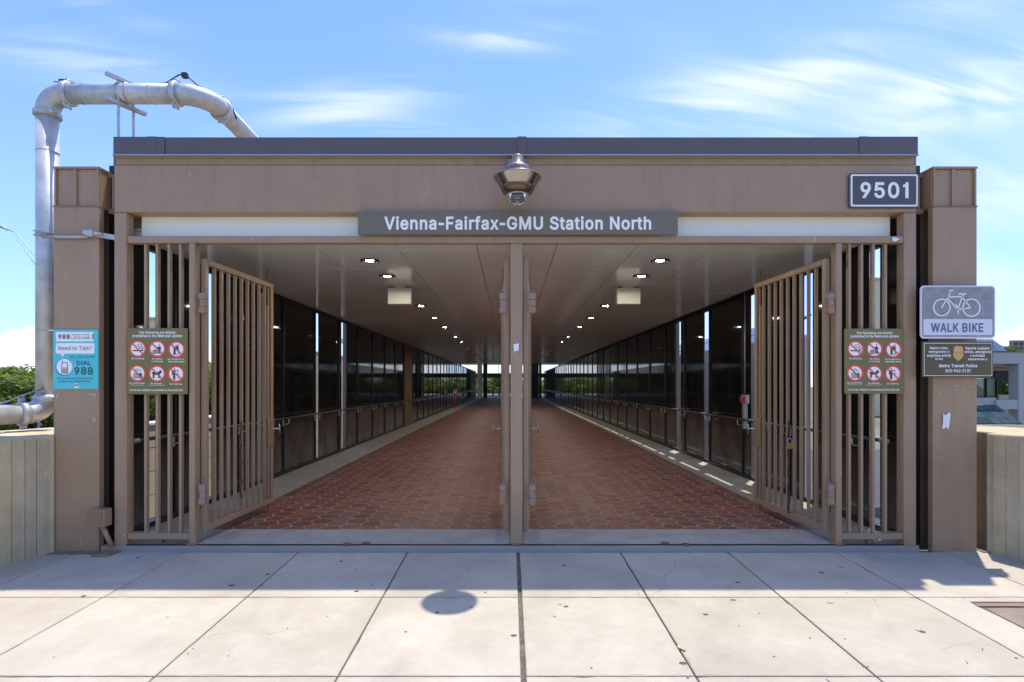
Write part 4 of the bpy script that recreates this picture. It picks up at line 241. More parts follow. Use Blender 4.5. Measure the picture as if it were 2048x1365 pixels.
# ---------------------------------------------------------------- mesh builder
ORI = {}
ORD = ['first', 'second', 'third', 'fourth', 'fifth', 'sixth', 'seventh', 'eighth', 'ninth', 'tenth', 'eleventh', 'twelfth', 'thirteenth', 'fourteenth']
class MB:
    def __init__(s): s.vs = []; s.fs = []; s.sm = []
    def add(s, vs, fs, smooth=False):
        k = len(s.vs); s.vs += [Vector(a) for a in vs]; s.fs += [tuple(i+k for i in f) for f in fs]; s.sm += [smooth]*len(fs); return s
    def box(s, X0, X1, Y0, Y1, H0, H1):
        if X0 > X1: X0, X1 = X1, X0
        if Y0 > Y1: Y0, Y1 = Y1, Y0
        if H0 > H1: H0, H1 = H1, H0
        p = [v(x, y, h) for h in (H0, H1) for y in (Y0, Y1) for x in (X0, X1)]
        return s.add(p, [(0, 2, 3, 1), (4, 5, 7, 6), (0, 1, 5, 4), (2, 6, 7, 3), (0, 4, 6, 2), (1, 3, 7, 5)])
    def cbox(s, X0, X1, Y0, Y1, H0, H1, c=1.0, slope=0.0, h2=None):
        # box with chamfered top edges; slope tilts height along Y
        f = lambda x, y, h: v(x, y, h + slope*y)
        a = [f(X0, Y0, H0), f(X1, Y0, H0), f(X1, Y1, H0), f(X0, Y1, H0)]
        b = [f(X0, Y0, H1-c), f(X1, Y0, H1-c), f(X1, Y1, H1-c), f(X0, Y1, H1-c)]
        d = [f(X0+c, Y0+c, H1), f(X1-c, Y0+c, H1), f(X1-c, Y1-c, H1), f(X0+c, Y1-c, H1)]
        fs = [(3, 2, 1, 0), (8, 9, 10, 11)]
        for i in range(4):
            j = (i+1) % 4; fs += [(i, j, 4+j, 4+i), (4+i, 4+j, 8+j, 8+i)]
        return s.add(a+b+d, fs)
    def slab(s, X0, X1, Y0, Y1, H0, H1, c, slope):
        P = []
        for (ax, ay, bx_, by) in ((X0, Y0, X1, Y0), (X1, Y0, X1, Y1), (X1, Y1, X0, Y1), (X0, Y1, X0, Y0)):
            n = max(3, int(math.hypot(bx_-ax, by-ay)/16))
            for i in range(n):
                t = i/n; P.append((ax+(bx_-ax)*t, ay+(by-ay)*t))
        cx_, cy_ = (X0+X1)/2, (Y0+Y1)/2; n = len(P); f = lambda x, y, h: v(x, y, h+slope*y); jit = []
        for i in range(n):
            q = random.uniform(0, .7) if random.random() > .06 else random.uniform(1.2, 2.6)
            jit.append(q)
        ins = lambda i, d: (P[i][0]-math.copysign(min(d, abs(P[i][0]-cx_)), P[i][0]-cx_)*(1 if abs(abs(P[i][0]-cx_)-(X1-X0)/2) < 1 else 0), P[i][1]-math.copysign(d, P[i][1]-cy_)*(1 if abs(abs(P[i][1]-cy_)-(Y1-Y0)/2) < 1 else 0))
        a = [f(*P[i], H0) for i in range(n)]; b = [f(*ins(i, jit[i]*.4), H1-c-jit[i]*.4) for i in range(n)]; d = [f(*ins(i, c+jit[i]), H1) for i in range(n)]
        fs = [tuple(range(2*n, 3*n))]
        for i in range(n):
            j = (i+1) % n; fs += [(i, j, n+j, n+i), (n+i, n+j, 2*n+j, 2*n+i)]
        return s.add(a+b+d, fs)
    def prism(s, pts, d):   # pts: list of world Vectors (planar loop); d: world Vector extrusion
        n = len(pts); p = [Vector(a) for a in pts]; q = [a + d for a in p]
        nrm = Vector((0, 0, 0))
        for i in range(n): nrm += p[i].cross(p[(i+1) % n])
        fs = [tuple(range(n)), tuple(range(2*n-1, n-1, -1))] + [(i, i+n, (i+1) % n+n, (i+1) % n) for i in range(n)]
        if nrm.dot(d) > 0: fs = [tuple(reversed(f)) for f in fs]
        return s.add(p+q, fs)
    def ring(s, o, r, ax, ay, n): return [o + ax*(r*math.cos(2*math.pi*i/n)) + ay*(r*math.sin(2*math.pi*i/n)) for i in range(n)]
    def tube(s, path, r, n=14, caps=True, smooth=True):   # path world Vectors; r in p or list
        P = [Vector(a) for a in path]; m = len(P); R = [x*U for x in (r if isinstance(r, (list, tuple)) else [r]*m)]
        T = []
        for i in range(m):
            a = P[min(i+1, m-1)] - P[max(i-1, 0)]; T.append(a.normalized())
        up = Vector((0, 0, 1)) if abs(T[0].z) < .9 else Vector((0, 1, 0))
        ax = T[0].cross(up).normalized(); vs = []
        for i in range(m):
            ax = (ax - T[i]*ax.dot(T[i])).normalized(); ay = T[i].cross(ax)
            vs += s.ring(P[i], R[i], ax, ay, n)
        fs = [(i*n+j, (i+1)*n+j, (i+1)*n+(j+1) % n, i*n+(j+1) % n) for i in range(m-1) for j in range(n)]
        k = len(s.vs); s.vs += vs; s.fs += [tuple(q+k for q in f) for f in fs]; s.sm += [smooth]*len(fs)
        if caps:
            s.fs += [tuple(k+j for j in range(n)), tuple(k+(m-1)*n+j for j in reversed(range(n)))]; s.sm += [False]*2
        return s
    def lathe(s, c, prof, n=28, smooth=True):   # c (X,Y,0) in p; prof [(r,H)]
        m = len(prof); vs = []
        for r, h in prof:
            for i in range(n):
                a = 2*math.pi*i/n; vs.append(v(c[0]+r*math.cos(a), c[1]+r*math.sin(a), h))
        fs = [(i*n+j, i*n+(j+1) % n, (i+1)*n+(j+1) % n, (i+1)*n+j) for i in range(m-1) for j in range(n)]
        return s.add(vs, fs, smooth)
    def build(s, name, m, parent=None, bev=0, kind=None, origin=None):
        me = bpy.data.meshes.new(name)
        if origin is None:
            if parent is not None: origin = ORI[parent.name]
            else:
                xs = [a.x for a in s.vs]; ys = [a.y for a in s.vs]; zs = [a.z for a in s.vs]
                origin = Vector(((min(xs)+max(xs))/2, (min(ys)+max(ys))/2, min(zs)))
        me.from_pydata([a - origin for a in s.vs], [], s.fs); me.update()
        me.polygons.foreach_set('use_smooth', s.sm)
        for x in (m if isinstance(m, (list, tuple)) else [m]): me.materials.append(x)
        o = bpy.data.objects.new(name, me); C.objects.link(o)
        if parent is not None: o.parent = parent; o.location = origin - ORI[parent.name]
        else: o.location = origin
        ORI[o.name] = origin
        if bev:
            b = o.modifiers.new('bevel', 'BEVEL'); b.width = bev*U; b.segments = 2; b.limit_method = 'ANGLE'; b.angle_limit = math.radians(40); b.harden_normals = False
        if kind: o['kind'] = kind
        return o
def tag(o, label=None, cat=None, group=None, kind=None):
    if label: o['label'] = label
    if cat: o['category'] = cat
    if group: o['group'] = group
    if kind: o['kind'] = kind
    return o
def empty(name, loc, label=None, cat=None, group=None, kind=None):
    o = bpy.data.objects.new(name, None); C.objects.link(o); o.location = loc; o.empty_display_size = .1
    ORI[o.name] = Vector(loc); return tag(o, label, cat, group, kind)
def B(*a): return MB().box(*a)
class Pl:           # a vertical plane facing the camera at depth z*D: photo-measured coordinates become real sizes there
    def __init__(s, z): s.z = z; s.Y = z*D
    def X(s, px): return (px-1020)*s.z
    def H(s, py): return (770-py)*s.z
    def p(s, px, py, off=0): return v(s.X(px), s.Y-off, s.H(py))
    def box(s, mb, x0, x1, y0, y1, off=0, th=2): return mb.box(s.X(x0), s.X(x1), s.Y-off-th, s.Y-off, s.H(y0), s.H(y1))
    def poly(s, mb, pts, off=0, th=.35): return mb.prism([s.p(a, b, off) for a, b in pts], Vector((0, -th*U, 0)))
    def rrect(s, mb, x0, x1, y0, y1, r, off=0, th=.35, n=4):
        pts = []
        for cx_, cy_, a0 in ((x1-r, y0+r, -90), (x1-r, y1-r, 0), (x0+r, y1-r, 90), (x0+r, y0+r, 180)):
            for i in range(n+1):
                a = math.radians(a0+90*i/n); pts.append((cx_+r*math.cos(a), cy_+r*math.sin(a)))
        return s.poly(mb, pts, off, th)
    def disc(s, mb, cx_, cy_, r, off=0, th=.35, n=28, ry=None):
        return s.poly(mb, [(cx_+r*math.cos(2*math.pi*i/n), cy_+(ry or r)*math.sin(2*math.pi*i/n)) for i in range(n)], off, th)
    def ringp(s, mb, cx_, cy_, r0, r1, off=0, th=.35, n=32):
        for i in range(n):
            a, b = 2*math.pi*i/n, 2*math.pi*(i+1)/n
            s.poly(mb, [(cx_+r0*math.cos(a), cy_+r0*math.sin(a)), (cx_+r1*math.cos(a), cy_+r1*math.sin(a)), (cx_+r1*math.cos(b), cy_+r1*math.sin(b)), (cx_+r0*math.cos(b), cy_+r0*math.sin(b))], off, th)
        return mb
    def line(s, mb, pts, wd, off=0, th=.35):
        for (a, b), (c, d) in zip(pts[:-1], pts[1:]):
            dx, dy = c-a, d-b; l = math.hypot(dx, dy) or 1; nx, ny = -dy/l*wd/2, dx/l*wd/2; ex, ey = dx/l*wd*.3, dy/l*wd*.3
            s.poly(mb, [(a+nx-ex, b+ny-ey), (c+nx+ex, d+ny+ey), (c-nx+ex, d-ny+ey), (a-nx-ex, b-ny-ey)], off, th)
        return mb
    def text(s, mb, txt, x0, x1, y0, y1, off=0, th=.4, bold=0.0):
        cu = bpy.data.curves.new('txt', 'CURVE'); cu.dimensions = '2D'; cu.fill_mode = 'FRONT'; adv = 0
        for ch in txt:
            aw, loops = (BOLD if bold > .012 else GLYPHS)[ch]
            for lp in loops:
                k_ = len(lp)//2; spl = cu.splines.new('POLY'); spl.points.add(k_-1); spl.use_cyclic_u = True
                for i_ in range(k_): spl.points[i_].co = ((adv+lp[2*i_])/500., lp[2*i_+1]/500., 0, 1)
            adv += aw + (20 if bold > .012 else 0)
        ob = bpy.data.objects.new('txt', cu); C.objects.link(ob)
        dg = bpy.context.evaluated_depsgraph_get(); me = bpy.data.meshes.new_from_object(ob.evaluated_get(dg))
        C.objects.unlink(ob); bpy.data.objects.remove(ob); bpy.data.curves.remove(cu)
        co = [a.co.copy() for a in me.vertices]
        if not co: return mb
        ax, bx_ = min(a.x for a in co), max(a.x for a in co); ay, by = min(a.y for a in co), max(a.y for a in co)
        P = [s.p(x0+(a.x-ax)/(bx_-ax)*(x1-x0), y1-(a.y-ay)/(by-ay)*(y1-y0), off+th) for a in co]
        mb.add(P, [tuple(p.vertices) for p in me.polygons])
        bpy.data.meshes.remove(me)
        return mb

# ================================================================ SETTING
GH = -1500                                   # outside ground level (p, relative to the eye)
FL = -EYE
# far ground and road
tag(MB().add([v(-200000, -60000, GH-2), v(200000, -60000, GH-2), v(200000, 400000, GH-2), v(-200000, 400000, GH-2)], [(0, 1, 2, 3)]).build('ground', M_ground), kind='structure')
tag(MB().add([v(-90000, 1700, GH+2), v(90000, 1700, GH+2), v(90000, 12500, GH+2), v(-90000, 12500, GH+2)], [(0, 1, 2, 3)]).build('road', M_road), kind='structure')
# sidewalk
SL = 30/1080.
def sw(Y): return -363 + SL*Y
YT = D-4.0
swk = MB()
swk.prism([v(-1330, -1100, sw(-1100)-3.2), v(1330, -1100, sw(-1100)-3.2), v(1330, 1090, sw(1090)-3.2), v(-1330, 1090, sw(1090)-3.2)], Vector((0, 0, -60*U)))
sidewalk = swk.build('sidewalk', M_joint); tag(sidewalk, kind='structure')
cols = [-1290, -1075, -860, -650, -421, -204, 16, 220, 434, 649, 865, 1080, 1290]
rows = [-1080, -860, -640, -421, -199, 22, 198, 419, 640, 862, YT]
for i in range(len(cols)-1):
    for j in range(len(rows)-1):
        x0, x1, y0, y1 = cols[i], cols[i+1], rows[j], rows[j+1]
        if j == len(rows)-2 and (x1 <= -799 or x0 >= 799): y1 = 1086
        g0 = 3.2 if x0 == 16 else 1.1; g1 = 3.2 if x1 == 16 else 1.1
        if x0 >= 649 and 200 < y1 and y0 < 845 and x0 < 1000 and y0 >= 197: 
            # slabs cut round the hatch
            if y0 >= 600:
                MB().slab(x0+g0, min(720, x1-g1), y0+1.1, y1-1.1, -375, -363, .8, SL).build('paving_slab', M_conc, sidewalk) if x0 < 700 else None
                MB().slab(max(720, x0+g0) if x0 < 700 else x0-1, x1-g1, max(846, y0+1.1), y1-1.1, -375, -363, .8, SL).build('paving_slab', M_conc, sidewalk)
            else:
                MB().slab(x0+g0, min(720, x1-g1), y0+1.1, y1-1.1, -375, -363, .8, SL).build('paving_slab', M_conc, sidewalk) if x0 < 700 else None
            continue
        if x0 < 649 or x0 >= 1000 or y0 < 197 or y0 >= 845:
            MB().slab(x0+g0, x1-g1, y0+1.1, y1-1.1, -375, -363, .8, SL).build('paving_slab', M_conc, sidewalk)
# end strips of pavement beside the threshold
for pts in ([(-418, 735), (-372, 752), (-330, 741), (-296, 760), (-262, 757)], [(226, 868), (262, 901), (271, 948), (300, 985), (318, 1040)], [(560, 700), (600, 716), (640, 711)]):
    cr = MB(); q = []
    for (a, b), (c_, d_) in zip(pts[:-1], pts[1:]):
        for t in range(6): q.append((a+(c_-a)*t/6+random.uniform(-2.5, 2.5), b+(d_-b)*t/6+random.uniform(-2.5, 2.5)))
    for (a, b), (c_, d_) in zip(q[:-1], q[1:]):
        w_ = random.uniform(.12, .45); cr.add([v(a-w_, b-w_, sw(b)+.12), v(a+w_, b-w_, sw(b)+.12), v(c_+w_, d_+w_, sw(d_)+.12), v(c_-w_, d_+w_, sw(d_)+.12)], [(0, 1, 2, 3)])
    cr.build('hairline_crack', M_joint, sidewalk)
# walkway floor
wf = B(-815, 815, YT, 14200, FL-70, FL-.35).build('walkway_floor', M_grout); tag(wf, kind='structure')
YA = 1.107*D
B(-799, 798, YT+6.6, YA, FL-40, FL+.9).build('concrete_apron', M_apron, wf)
B(-775, 790, YT-1, YT+4.5, FL-14, FL-1.5).build('threshold_strip', mat('threshold_metal', (.36, .36, .36), .4, metal=.5), wf, bev=.8)
B(-775, 790, YT+4.6, YT+6.4, FL-14, FL+1.9).build('threshold_lip', M_blackfr, wf)
B(-813, -660, YA+.5, 13000, FL-30, FL+.9).build('concrete_margin', M_margin, wf)
B(670, 813, YA+.5, 13000, FL-30, FL+.9).build('concrete_margin', M_margin, wf)
B(-813, 813, 13000.5, 14200, FL-30, FL+.9).build('concrete_margin', M_margin, wf)
W = 54.0; R = W/2-1.5; cxs = W*.75; cys = W*math.sqrt(3)/2
def hexmesh(r, chamf):
    a = [(r*math.cos(math.radians(60*i)), r*math.sin(math.radians(60*i))) for i in range(6)]
    k = (r-.9)/r
    vs = [Vector((x*U, y*U, -4*U)) for x, y in a]
    fs = []
    if chamf:
        vs += [Vector((x*U, y*U, -.7*U)) for x, y in a] + [Vector((x*k*U, y*k*U, 0)) for x, y in a]
        for i in range(6):
            j = (i+1) % 6; fs += [(i, j, 6+j, 6+i), (6+i, 6+j, 12+j, 12+i)]
        fs.append(tuple(range(12, 18)))
    else:
        vs += [Vector((x*U, y*U, 0)) for x, y in a]
        fs += [(i, (i+1) % 6, 6+(i+1) % 6, 6+i) for i in range(6)] + [tuple(range(6, 12))]
    return vs, fs
hv, hf = hexmesh(R, True); hv2, hf2 = hexmesh(R, False)
hme = bpy.data.meshes.new('hex_tile'); hme.from_pydata(hv, [], hf); hme.update(); hme.materials.append(M_tile)
tiles = []
for c_ in range(-17, 18):
    X = 5 + c_*cxs
    if X-R > 660 or X+R < -655: continue
    for r_ in range(0, 275):
        Y = YA + 6 + r_*cys + (cys/2 if c_ % 2 else 0)
        if Y < 13000: tiles.append((Y, X))
tiles.sort()
far = MB()
for i, (Y, X) in enumerate(tiles):
    dz = random.uniform(-.12, .12)
    if i < 300:
        o = bpy.data.objects.new('hex_tile', hme); C.objects.link(o); o.parent = wf; o.location = v(X, Y, FL+dz) - ORI[wf.name]
        o.rotation_euler = (random.uniform(-.003, .003), random.uniform(-.003, .003), random.uniform(-.01, .01))
    else:
        far.add([a + v(X, Y, FL+dz) for a in (hv if Y < 4500 else hv2)], hf if Y < 4500 else hf2)
tag(far.build('hex_tile_field', M_tile, wf), kind='stuff')
for x in (690, 727, 1336, 1376):
    X = (x-1020)*.99; Y = 1.003*D + (8 if x in (727, 1336) else 0)
    MB().lathe((X, Y), [(8.5, FL+.2), (8.5, FL+1.7), (7.4, FL+2.1), (0.1, FL+2.2)], 20).build('drain_cover', M_brasscap, wf)

# ================================================================ WALKWAY BUILDING
bld = empty('station_walkway', v(10, D, FL), 'long brown steel and dark glass walkway building with white panelled ceiling behind the gates', 'walkway')
B(-792, 813, D, D+46, 345, 440).build('header_beam', M_brown, bld, bev=2)
B(-789, 810, D+3, D+46, 441, 457).build('fascia_band', M_brown, bld)
for x0, x1, y in ((-788, -686, -8), (-685, 24.5, -7), (25, 702, -7), (702.5, 810, -8.4)):
    MB().box(x0, x1, D+y, D+60, 457.5, 492 + (0.8 if y < -7.5 else 0)).build('roof_flashing', M_flash, bld, bev=.8)
B(-788, 810, D-10.5, D+2.6, 454.6, 457).build('flashing_drip_edge', M_flashedge, bld)
for x in (-712, 24, 702): B(x-9, x+9, D-8.9, D+59, 458, 493.1).build('flashing_cover_joint', M_flash, bld, bev=.8)
B(-792, -767, D, D+22, FL-2, 344.6).build('entrance_post', M_brown, bld, bev=2)
B(788, 813, D, D+22, FL-2, 344.6).build('entrance_post', M_brown, bld, bev=2)
B(-766.6, 787.6, D+1, D+18, 284, 298).build('transom_rail', M_brown, bld, bev=1.5)
for x0, x1 in ((-757, 9), (9.8, 781)): B(x0, x1, D+30, D+36, 298.5, 352).build('transom_panel', M_white, bld)
B(-643, -631, D+1, D+21, FL+.9, 283.6).build('gate_post', M_brown, bld, bev=1.5)
B(653, 665, D+1, D+21, FL+.9, 283.6).build('gate_post', M_brown, bld, bev=1.5)
B(1, 25, D+1, D+21, FL+.9, 283.6).build('gate_post', M_brown, bld, bev=1.5)
for x in (-637, 659, 13): B(x-10, x+10, D-2, D+24, FL+.9, FL+4).build('post_foot', M_brownd, bld, bev=.5)
# roof with unseen openings added along its right edge to throw sun dashes inside
YE = 7.6*D
B(-830, 792, D+50, YE, 330, 480).build('roof_slab', M_brownd, bld)
B(838, 850, D+50, YE, 318, 480).build('sun_slot_fascia', M_brownd, bld)  # outer plate added to block light from beside the openings
sun_slots = [(1.40, 1.52), (1.635, 1.685), (1.753, 1.965), (2.035, 2.235), (2.31, 2.385), (2.449, 2.535)]; y = 2.585
while y < 7.3:
    for a_, b_ in ((.23, .04), (.22, .07), (.075, .065), (.085, .05)): sun_slots.append((y, y+a_)); y += a_+b_
sun_slots = [q_ for q_ in sun_slots if q_[1] < 7.5]
B(792.2, 819, D+50, YE, 470, 479.6).build('sun_slot_strip', M_brownd, bld)
prev = (D+50)/D
for a_, b_ in sun_slots+[(7.59, 7.6)]:
    B(819.2, 837.8, prev*D, a_*D, 470, 479.6).build('sun_slot_strip', M_brownd, bld); prev = b_
# ceiling panels
cb = [-812, -628, -444, -260, -76, 106, 290, 474, 658, 790]
cells = []
r_ = 0; y = 1.004*D+20
ys = [1.052*D] + [1.184*D + .1805*D*i for i in range(36)]
cf = MB(); cnt = 0
B(-812, 790, 1.05*D, YE, 322, 329).build('ceiling_backing', M_ceilgap, bld)
for j in range(len(ys)-1):
    for i in range(9):
        x0, x1 = cb[i]+.9, cb[i+1]-.9; y0, y1 = ys[j]+.9, ys[j+1]-.9
        hz_ = 315 + random.uniform(-.15, .15)
        if cnt < 297: B(x0, x1, y0, y1, hz_, 321.5).build('ceiling_panel', M_ceil, bld)
        else: cf.box(x0, x1, y0, y1, hz_, 321.5)
        cnt += 1
tag(cf.build('ceiling_panel_field', M_ceil, bld), kind='stuff')
# glazed side walls
def sidewall(sgn):
    X = 815*sgn
    mz = [1.794 - .2915*i for i in (2, 1)][:0]
    base = 1.742 if sgn > 0 else 1.791
    zs = sorted([base + .2905*i for i in range(-3, 36)])
    zs = [z for z in zs if 1.03 < z < 12.05]
    gaps = [(1.118, 1.150), (1.345, 1.385), (1.625, 1.655), (2.078, 2.125), (2.415, 2.49)] if sgn < 0 else [(1.10, 1.135), (1.345, 1.385), (1.655, 1.69), (2.04, 2.098), (2.385, 2.468)]
    B(X-9, X+9, 1.03*D, 12.0*D, FL-8, FL+13).build('wall_sill', M_blackfr, bld)
    B(X-7, X+7, 1.03*D, 12.0*D, 303, 317.5).build('wall_head', M_blackfr, bld)
    for z in zs:
        B(X-6.5, X+6.5, z*D-4, z*D+4, FL+13.2, 302.8).build('mullion', M_blackfr, bld)
        # outer steel fins that hide most of the view out
    zz_ = [1.03] + zs + [12.0]
    for a, b in zip(zz_[:-1], zz_[1:]):
        if sgn < 0 and abs(a-3.824) < .05: 
            pier = B(X-16, X+10, a*D+5, b*D-5, FL-8, 302.8).build('brick_pier', M_brick, bld); continue
        segs = [(a, b)]
        for g0, g1 in gaps:
            ns = []
            for s0, s1 in segs:
                if g1 <= s0 or g0 >= s1: ns.append((s0, s1))
                else:
                    if g0-s0 > .012: ns.append((s0, g0))
                    if s1-g1 > .012: ns.append((g1, s1))
            segs = ns
        clear = (b > 4.0) if sgn < 0 else (b > 5.6)
        for s0, s1 in segs:
            y0, y1 = s0*D+4.2, s1*D-4.2
            if y1-y0 < 3: continue
            if s0 in [g[1] for g in gaps]: y0 = s0*D
            if s1 in [g[0] for g in gaps]: y1 = s1*D
            B(X-.9, X+.9, y0, y1, FL+13.2, 302.8).build('glass_pane', G_tint if clear else G_dark, bld)
            if not clear:   # stiffening fin behind the glass
                if y1-y0 > 120:
                    B(X+sgn*30, X+sgn*46, y0+(y1-y0)*.50, y0+(y1-y0)*.66, FL-40, 316).build('outer_fin', M_brownd, bld)
sidewall(-1); sidewall(1)
# fascia outside the glass, below the floor
for sg in (-1, 1): B(sg*818, sg*834, 1.06*D, 12*D, FL-150, FL-9).build('floor_fascia', M_brownd, bld)
for x0, x1 in ((-827, -793), (814, 846)):
    B(x0, x1, D+34, D+44, FL-8, 452).build('dark_closure_panel', M_dark, bld)
    B((x0+x1)/2-1.5, (x0+x1)/2+1.5, D+30, D+34, FL-8, 452).build('closure_seam', M_blackfr, bld)

# ---------------------------------------------------------------- far hall
hall = empty('station_hall', v(0, 14500, FL), 'far station hall with dark crossbeam and columns at the end of the walkway', 'building')
B(-2600, -832, 12960, 17500, FL-14, FL).build('hall_floor', M_bconc, hall); B(832, 2500, 12960, 17500, FL-14, FL).build('hall_floor', M_bconc, hall)
B(-831.5, 831.5, 14201, 17500, FL-14, FL+.5).build('hall_floor', M_bconc, hall)
B(-2600, 2500, 13600, 13660, 225, 290).build('crossbeam', M_blackfr, hall)
B(-2600, 2500, 17400, 17440, 225, 290).build('crossbeam', M_blackfr, hall)
B(-2600, 2500, 7.6*D+4, 17500, 640, 700).build('hall_roof', M_white, hall)
B(-790, -680, 13050, 13170, FL+.95, 640).build('column', M_beige, hall); B(-660, -560, 13300, 13420, FL+.95, 640).build('column', M_blackfr, hall)
B(520, 700, 13150, 13300, FL+.95, 640).build('column', M_blackfr, hall); B(700, 760, 13000, 13060, FL+.95, 640).build('column', M_blackfr, hall)
for X in (-2580, -1900, -1250, 1250, 1900, 2480): B(X-18, X+18, 13590, 13670, FL+.5, 640).build('column', M_blackfr, hall)
for X in (-360, -120, 120, 360): B(X-9, X+9, 17380, 17400, FL+.5, 640).build('window_mullion', M_blackfr, hall)
B(-2600, 2500, 17370, 17379, FL+.5, FL+30).build('low_kerb', M_white, hall)
for X, hh in ((-480, 120), (-300, 120), (180, 110)):
    fg = empty('fare_gate', v(X, 15400, FL), None, 'fare gate', 'fare gates standing in the far station hall')
    fg['label'] = 'small dark fare gate cabinet in the far hall, ' + {-480: 'leftmost of three', -300: 'middle of three', 180: 'rightmost, right of the middle gate post'}[X]
    B(X-22, X+22, 15300, 15500, FL+.6, FL+hh*2).build('cabinet', M_blackfr, fg); B(X-26, X+26, 15290, 15330, FL+hh*2+.2, FL+hh*2+18).build('reader', M_steel2, fg)

# ================================================================ ABUTMENT COLUMNS
def abut(x0, x1, sgn, label):
    e = empty('abutment_column', v((x0+x1)/2, D+30, -335), label, 'column', 'brown steel columns flanking the entrance')
    B(x0, x1, D, D+14, -345, 357).build('front_flange', M_brown, e, bev=1.2)
    B((x0+x1)/2-5, (x0+x1)/2+5, D+14.2, D+47.8, -345, 357).build('web', M_brownd, e)
    B(x0, x1, D+48, D+62, -345, 357).build('rear_flange', M_brownd, e, bev=1.2)
    B(x0+.5, x1-.5, D+4, D+58, 357.4, 432).build('upper_box', M_brown, e, bev=1)
    B(x0-1, x1+1, D-1, D+63, 432.2, 436.6).build('cap_plate', M_brown, e, bev=.6)
    B(x0-.6, x1+.6, D-2, D+63, 355.6, 357.8).build('weld_plate', M_brownd, e)
    xm = (x0+x1)/2 - 3
    B(xm-3, xm+3, D-.5, D+4, 358, 432).build('stiffener_rib', M_brown, e, bev=.8)
    for q in (x0+1, x1-5): B(q, q+4, D-.5, D+4, 358, 432).build('stiffener_rib', M_brown, e, bev=.8)
    # bracket to the walkway
    a, b = (x1, x1+26) if sgn < 0 else (x0-26, x0)
    B(a+.4, b, D+24, D+62, 350, 360).build('bracket_plate', M_brownd, e, bev=1)
    B(a+.4, b, D+24, D+62, 424, 430).build('bracket_plate', M_brownd, e, bev=1)
    m_ = a+8 if sgn < 0 else b-12
    B(m_, m_+4, D+24, D+62, 360.2, 423.8).build('bracket_web', M_brown, e, bev=.6)
    for k in range(3):
        hh = 374+k*18
        MB().tube([v(a+(14 if sgn < 0 else 2), D+34, hh), v(a+(25 if sgn < 0 else 13), D+34, hh)], 7, 12).build('bearing_roll', M_brownd, e, bev=0)
    return e
abut(-913, -822, -1, 'brown steel column left of the gates carrying the teal poster')
abut(846, 934, 1, 'brown steel column right of the gates behind the walk bike sign')
# scratches / tape on columns
t_ = Pl(.9985)
mb = MB(); t_.poly(mb, [(1886, 826), (1891, 832), (1897, 825), (1901, 829), (1899, 848), (1897, 859), (1892, 855), (1886, 859), (1884, 856), (1886, 845)], 0, .4)
tag(mb.build('torn_sticker', M_paper), 'torn white paper strip stuck on the right column below the signs', 'sticker')
mb = MB(); Pl(.9995).poly(mb, [(1027, 689), (1038, 687), (1037, 703), (1034, 702), (1028, 704)], 0, .4)
tag(mb.build('torn_sticker', M_paper), 'small white sticker scrap on the middle gate post', 'sticker')
mb = MB(); Pl(.9995).poly(mb, [(1785, 476), (1790, 475), (1799, 479), (1794, 482), (1789, 484), (1784, 482)], 0, .5)
tag(mb.build('torn_sticker', M_paper), 'white tape scrap at the right end of the top rail', 'sticker')
mb = MB(); 
for pts in ([(112, 790), (122, 788), (118, 794), (113, 800)], [(168, 789), (192, 787), (191, 800), (187, 792)], [(186, 838), (193, 836), (192, 845), (184, 843)], [(130, 841), (160, 842), (160, 843), (130, 842)], [(161, 1077), (164, 1077), (165, 1088), (168, 1092), (163, 1092)]):
    Pl(.9992).poly(mb, pts, 0, .3)
for pts in ([(1867, 772), (1873, 770), (1871, 775)], [(1877, 771), (1881, 769), (1884, 774)], [(1905, 771), (1918, 770), (1916, 774), (1907, 773)], [(1934, 771), (1944, 773), (1938, 776)]): Pl(.9992).poly(mb, pts, 0, .3)
tag(mb.build('tape_residue', mat('tape_residue', (.45, .37, .30), .8)), 'pale tape residue flecks on the brown columns under the signs', 'residue', kind='stuff')

# ================================================================ PARAPETS
def parapet(sgn, label, X0, th, top):
    dr = Vector((sgn*.40, -.917)); pr = Vector((sgn*.917, .40))
    o = Vector((X0, 1078))
    def q(s_, t__, h): a = o + dr*s_ + pr*t__; return v(a.x, a.y, h)
    e = empty('parapet_wall', q(200, th/2, -365), label, 'wall', 'board formed concrete parapets beside the pavement')
    MB().prism([q(-60 if False else 0, 0, -520), q(1500, 0, -520), q(1500, th, -520), q(-170, th, -520), q(-120, 66, -520), q(0, 40, -520)], Vector((0, 0, (top+520)*U))).build('wall_body', M_parapet, e, bev=3)
    rb = MB(); s_ = 12; i = 0
    pl = []
    while s_ < 1480:
        wd = random.uniform(17, 21)
        d_ = random.uniform(.6, 2.6)
        m_ = MB(); pp = [q(s_+.5, -.1, -405), q(s_+wd-.5, -.1, -405), q(s_+wd-.9, -d_, -405), q(s_+.9, -d_, -405)]
        m_.prism(pp, Vector((0, 0, (top-5+405)*U)))
        m_.build('board_imprint', M_parapet, e)
        s_ += wd; i += 1
    return e
parapet(-1, 'tan board formed concrete parapet wall left of the entrance under the grey pipe', -908, 240, -101)
parapet(1, 'tan board formed concrete parapet wall right of the entrance', 950, 240, -97)
tag(B(-930, -800, 1060, 1092, -340, -333).build('kerb_plate', M_plank), 'brown rusty steel plate at the foot of the left column', 'plate')
tag(B(938, 975, 1070, 1110, -340, -331).build('kerb_plate', M_plank), 'brown rusty steel plate at the foot of the right parapet', 'plate')

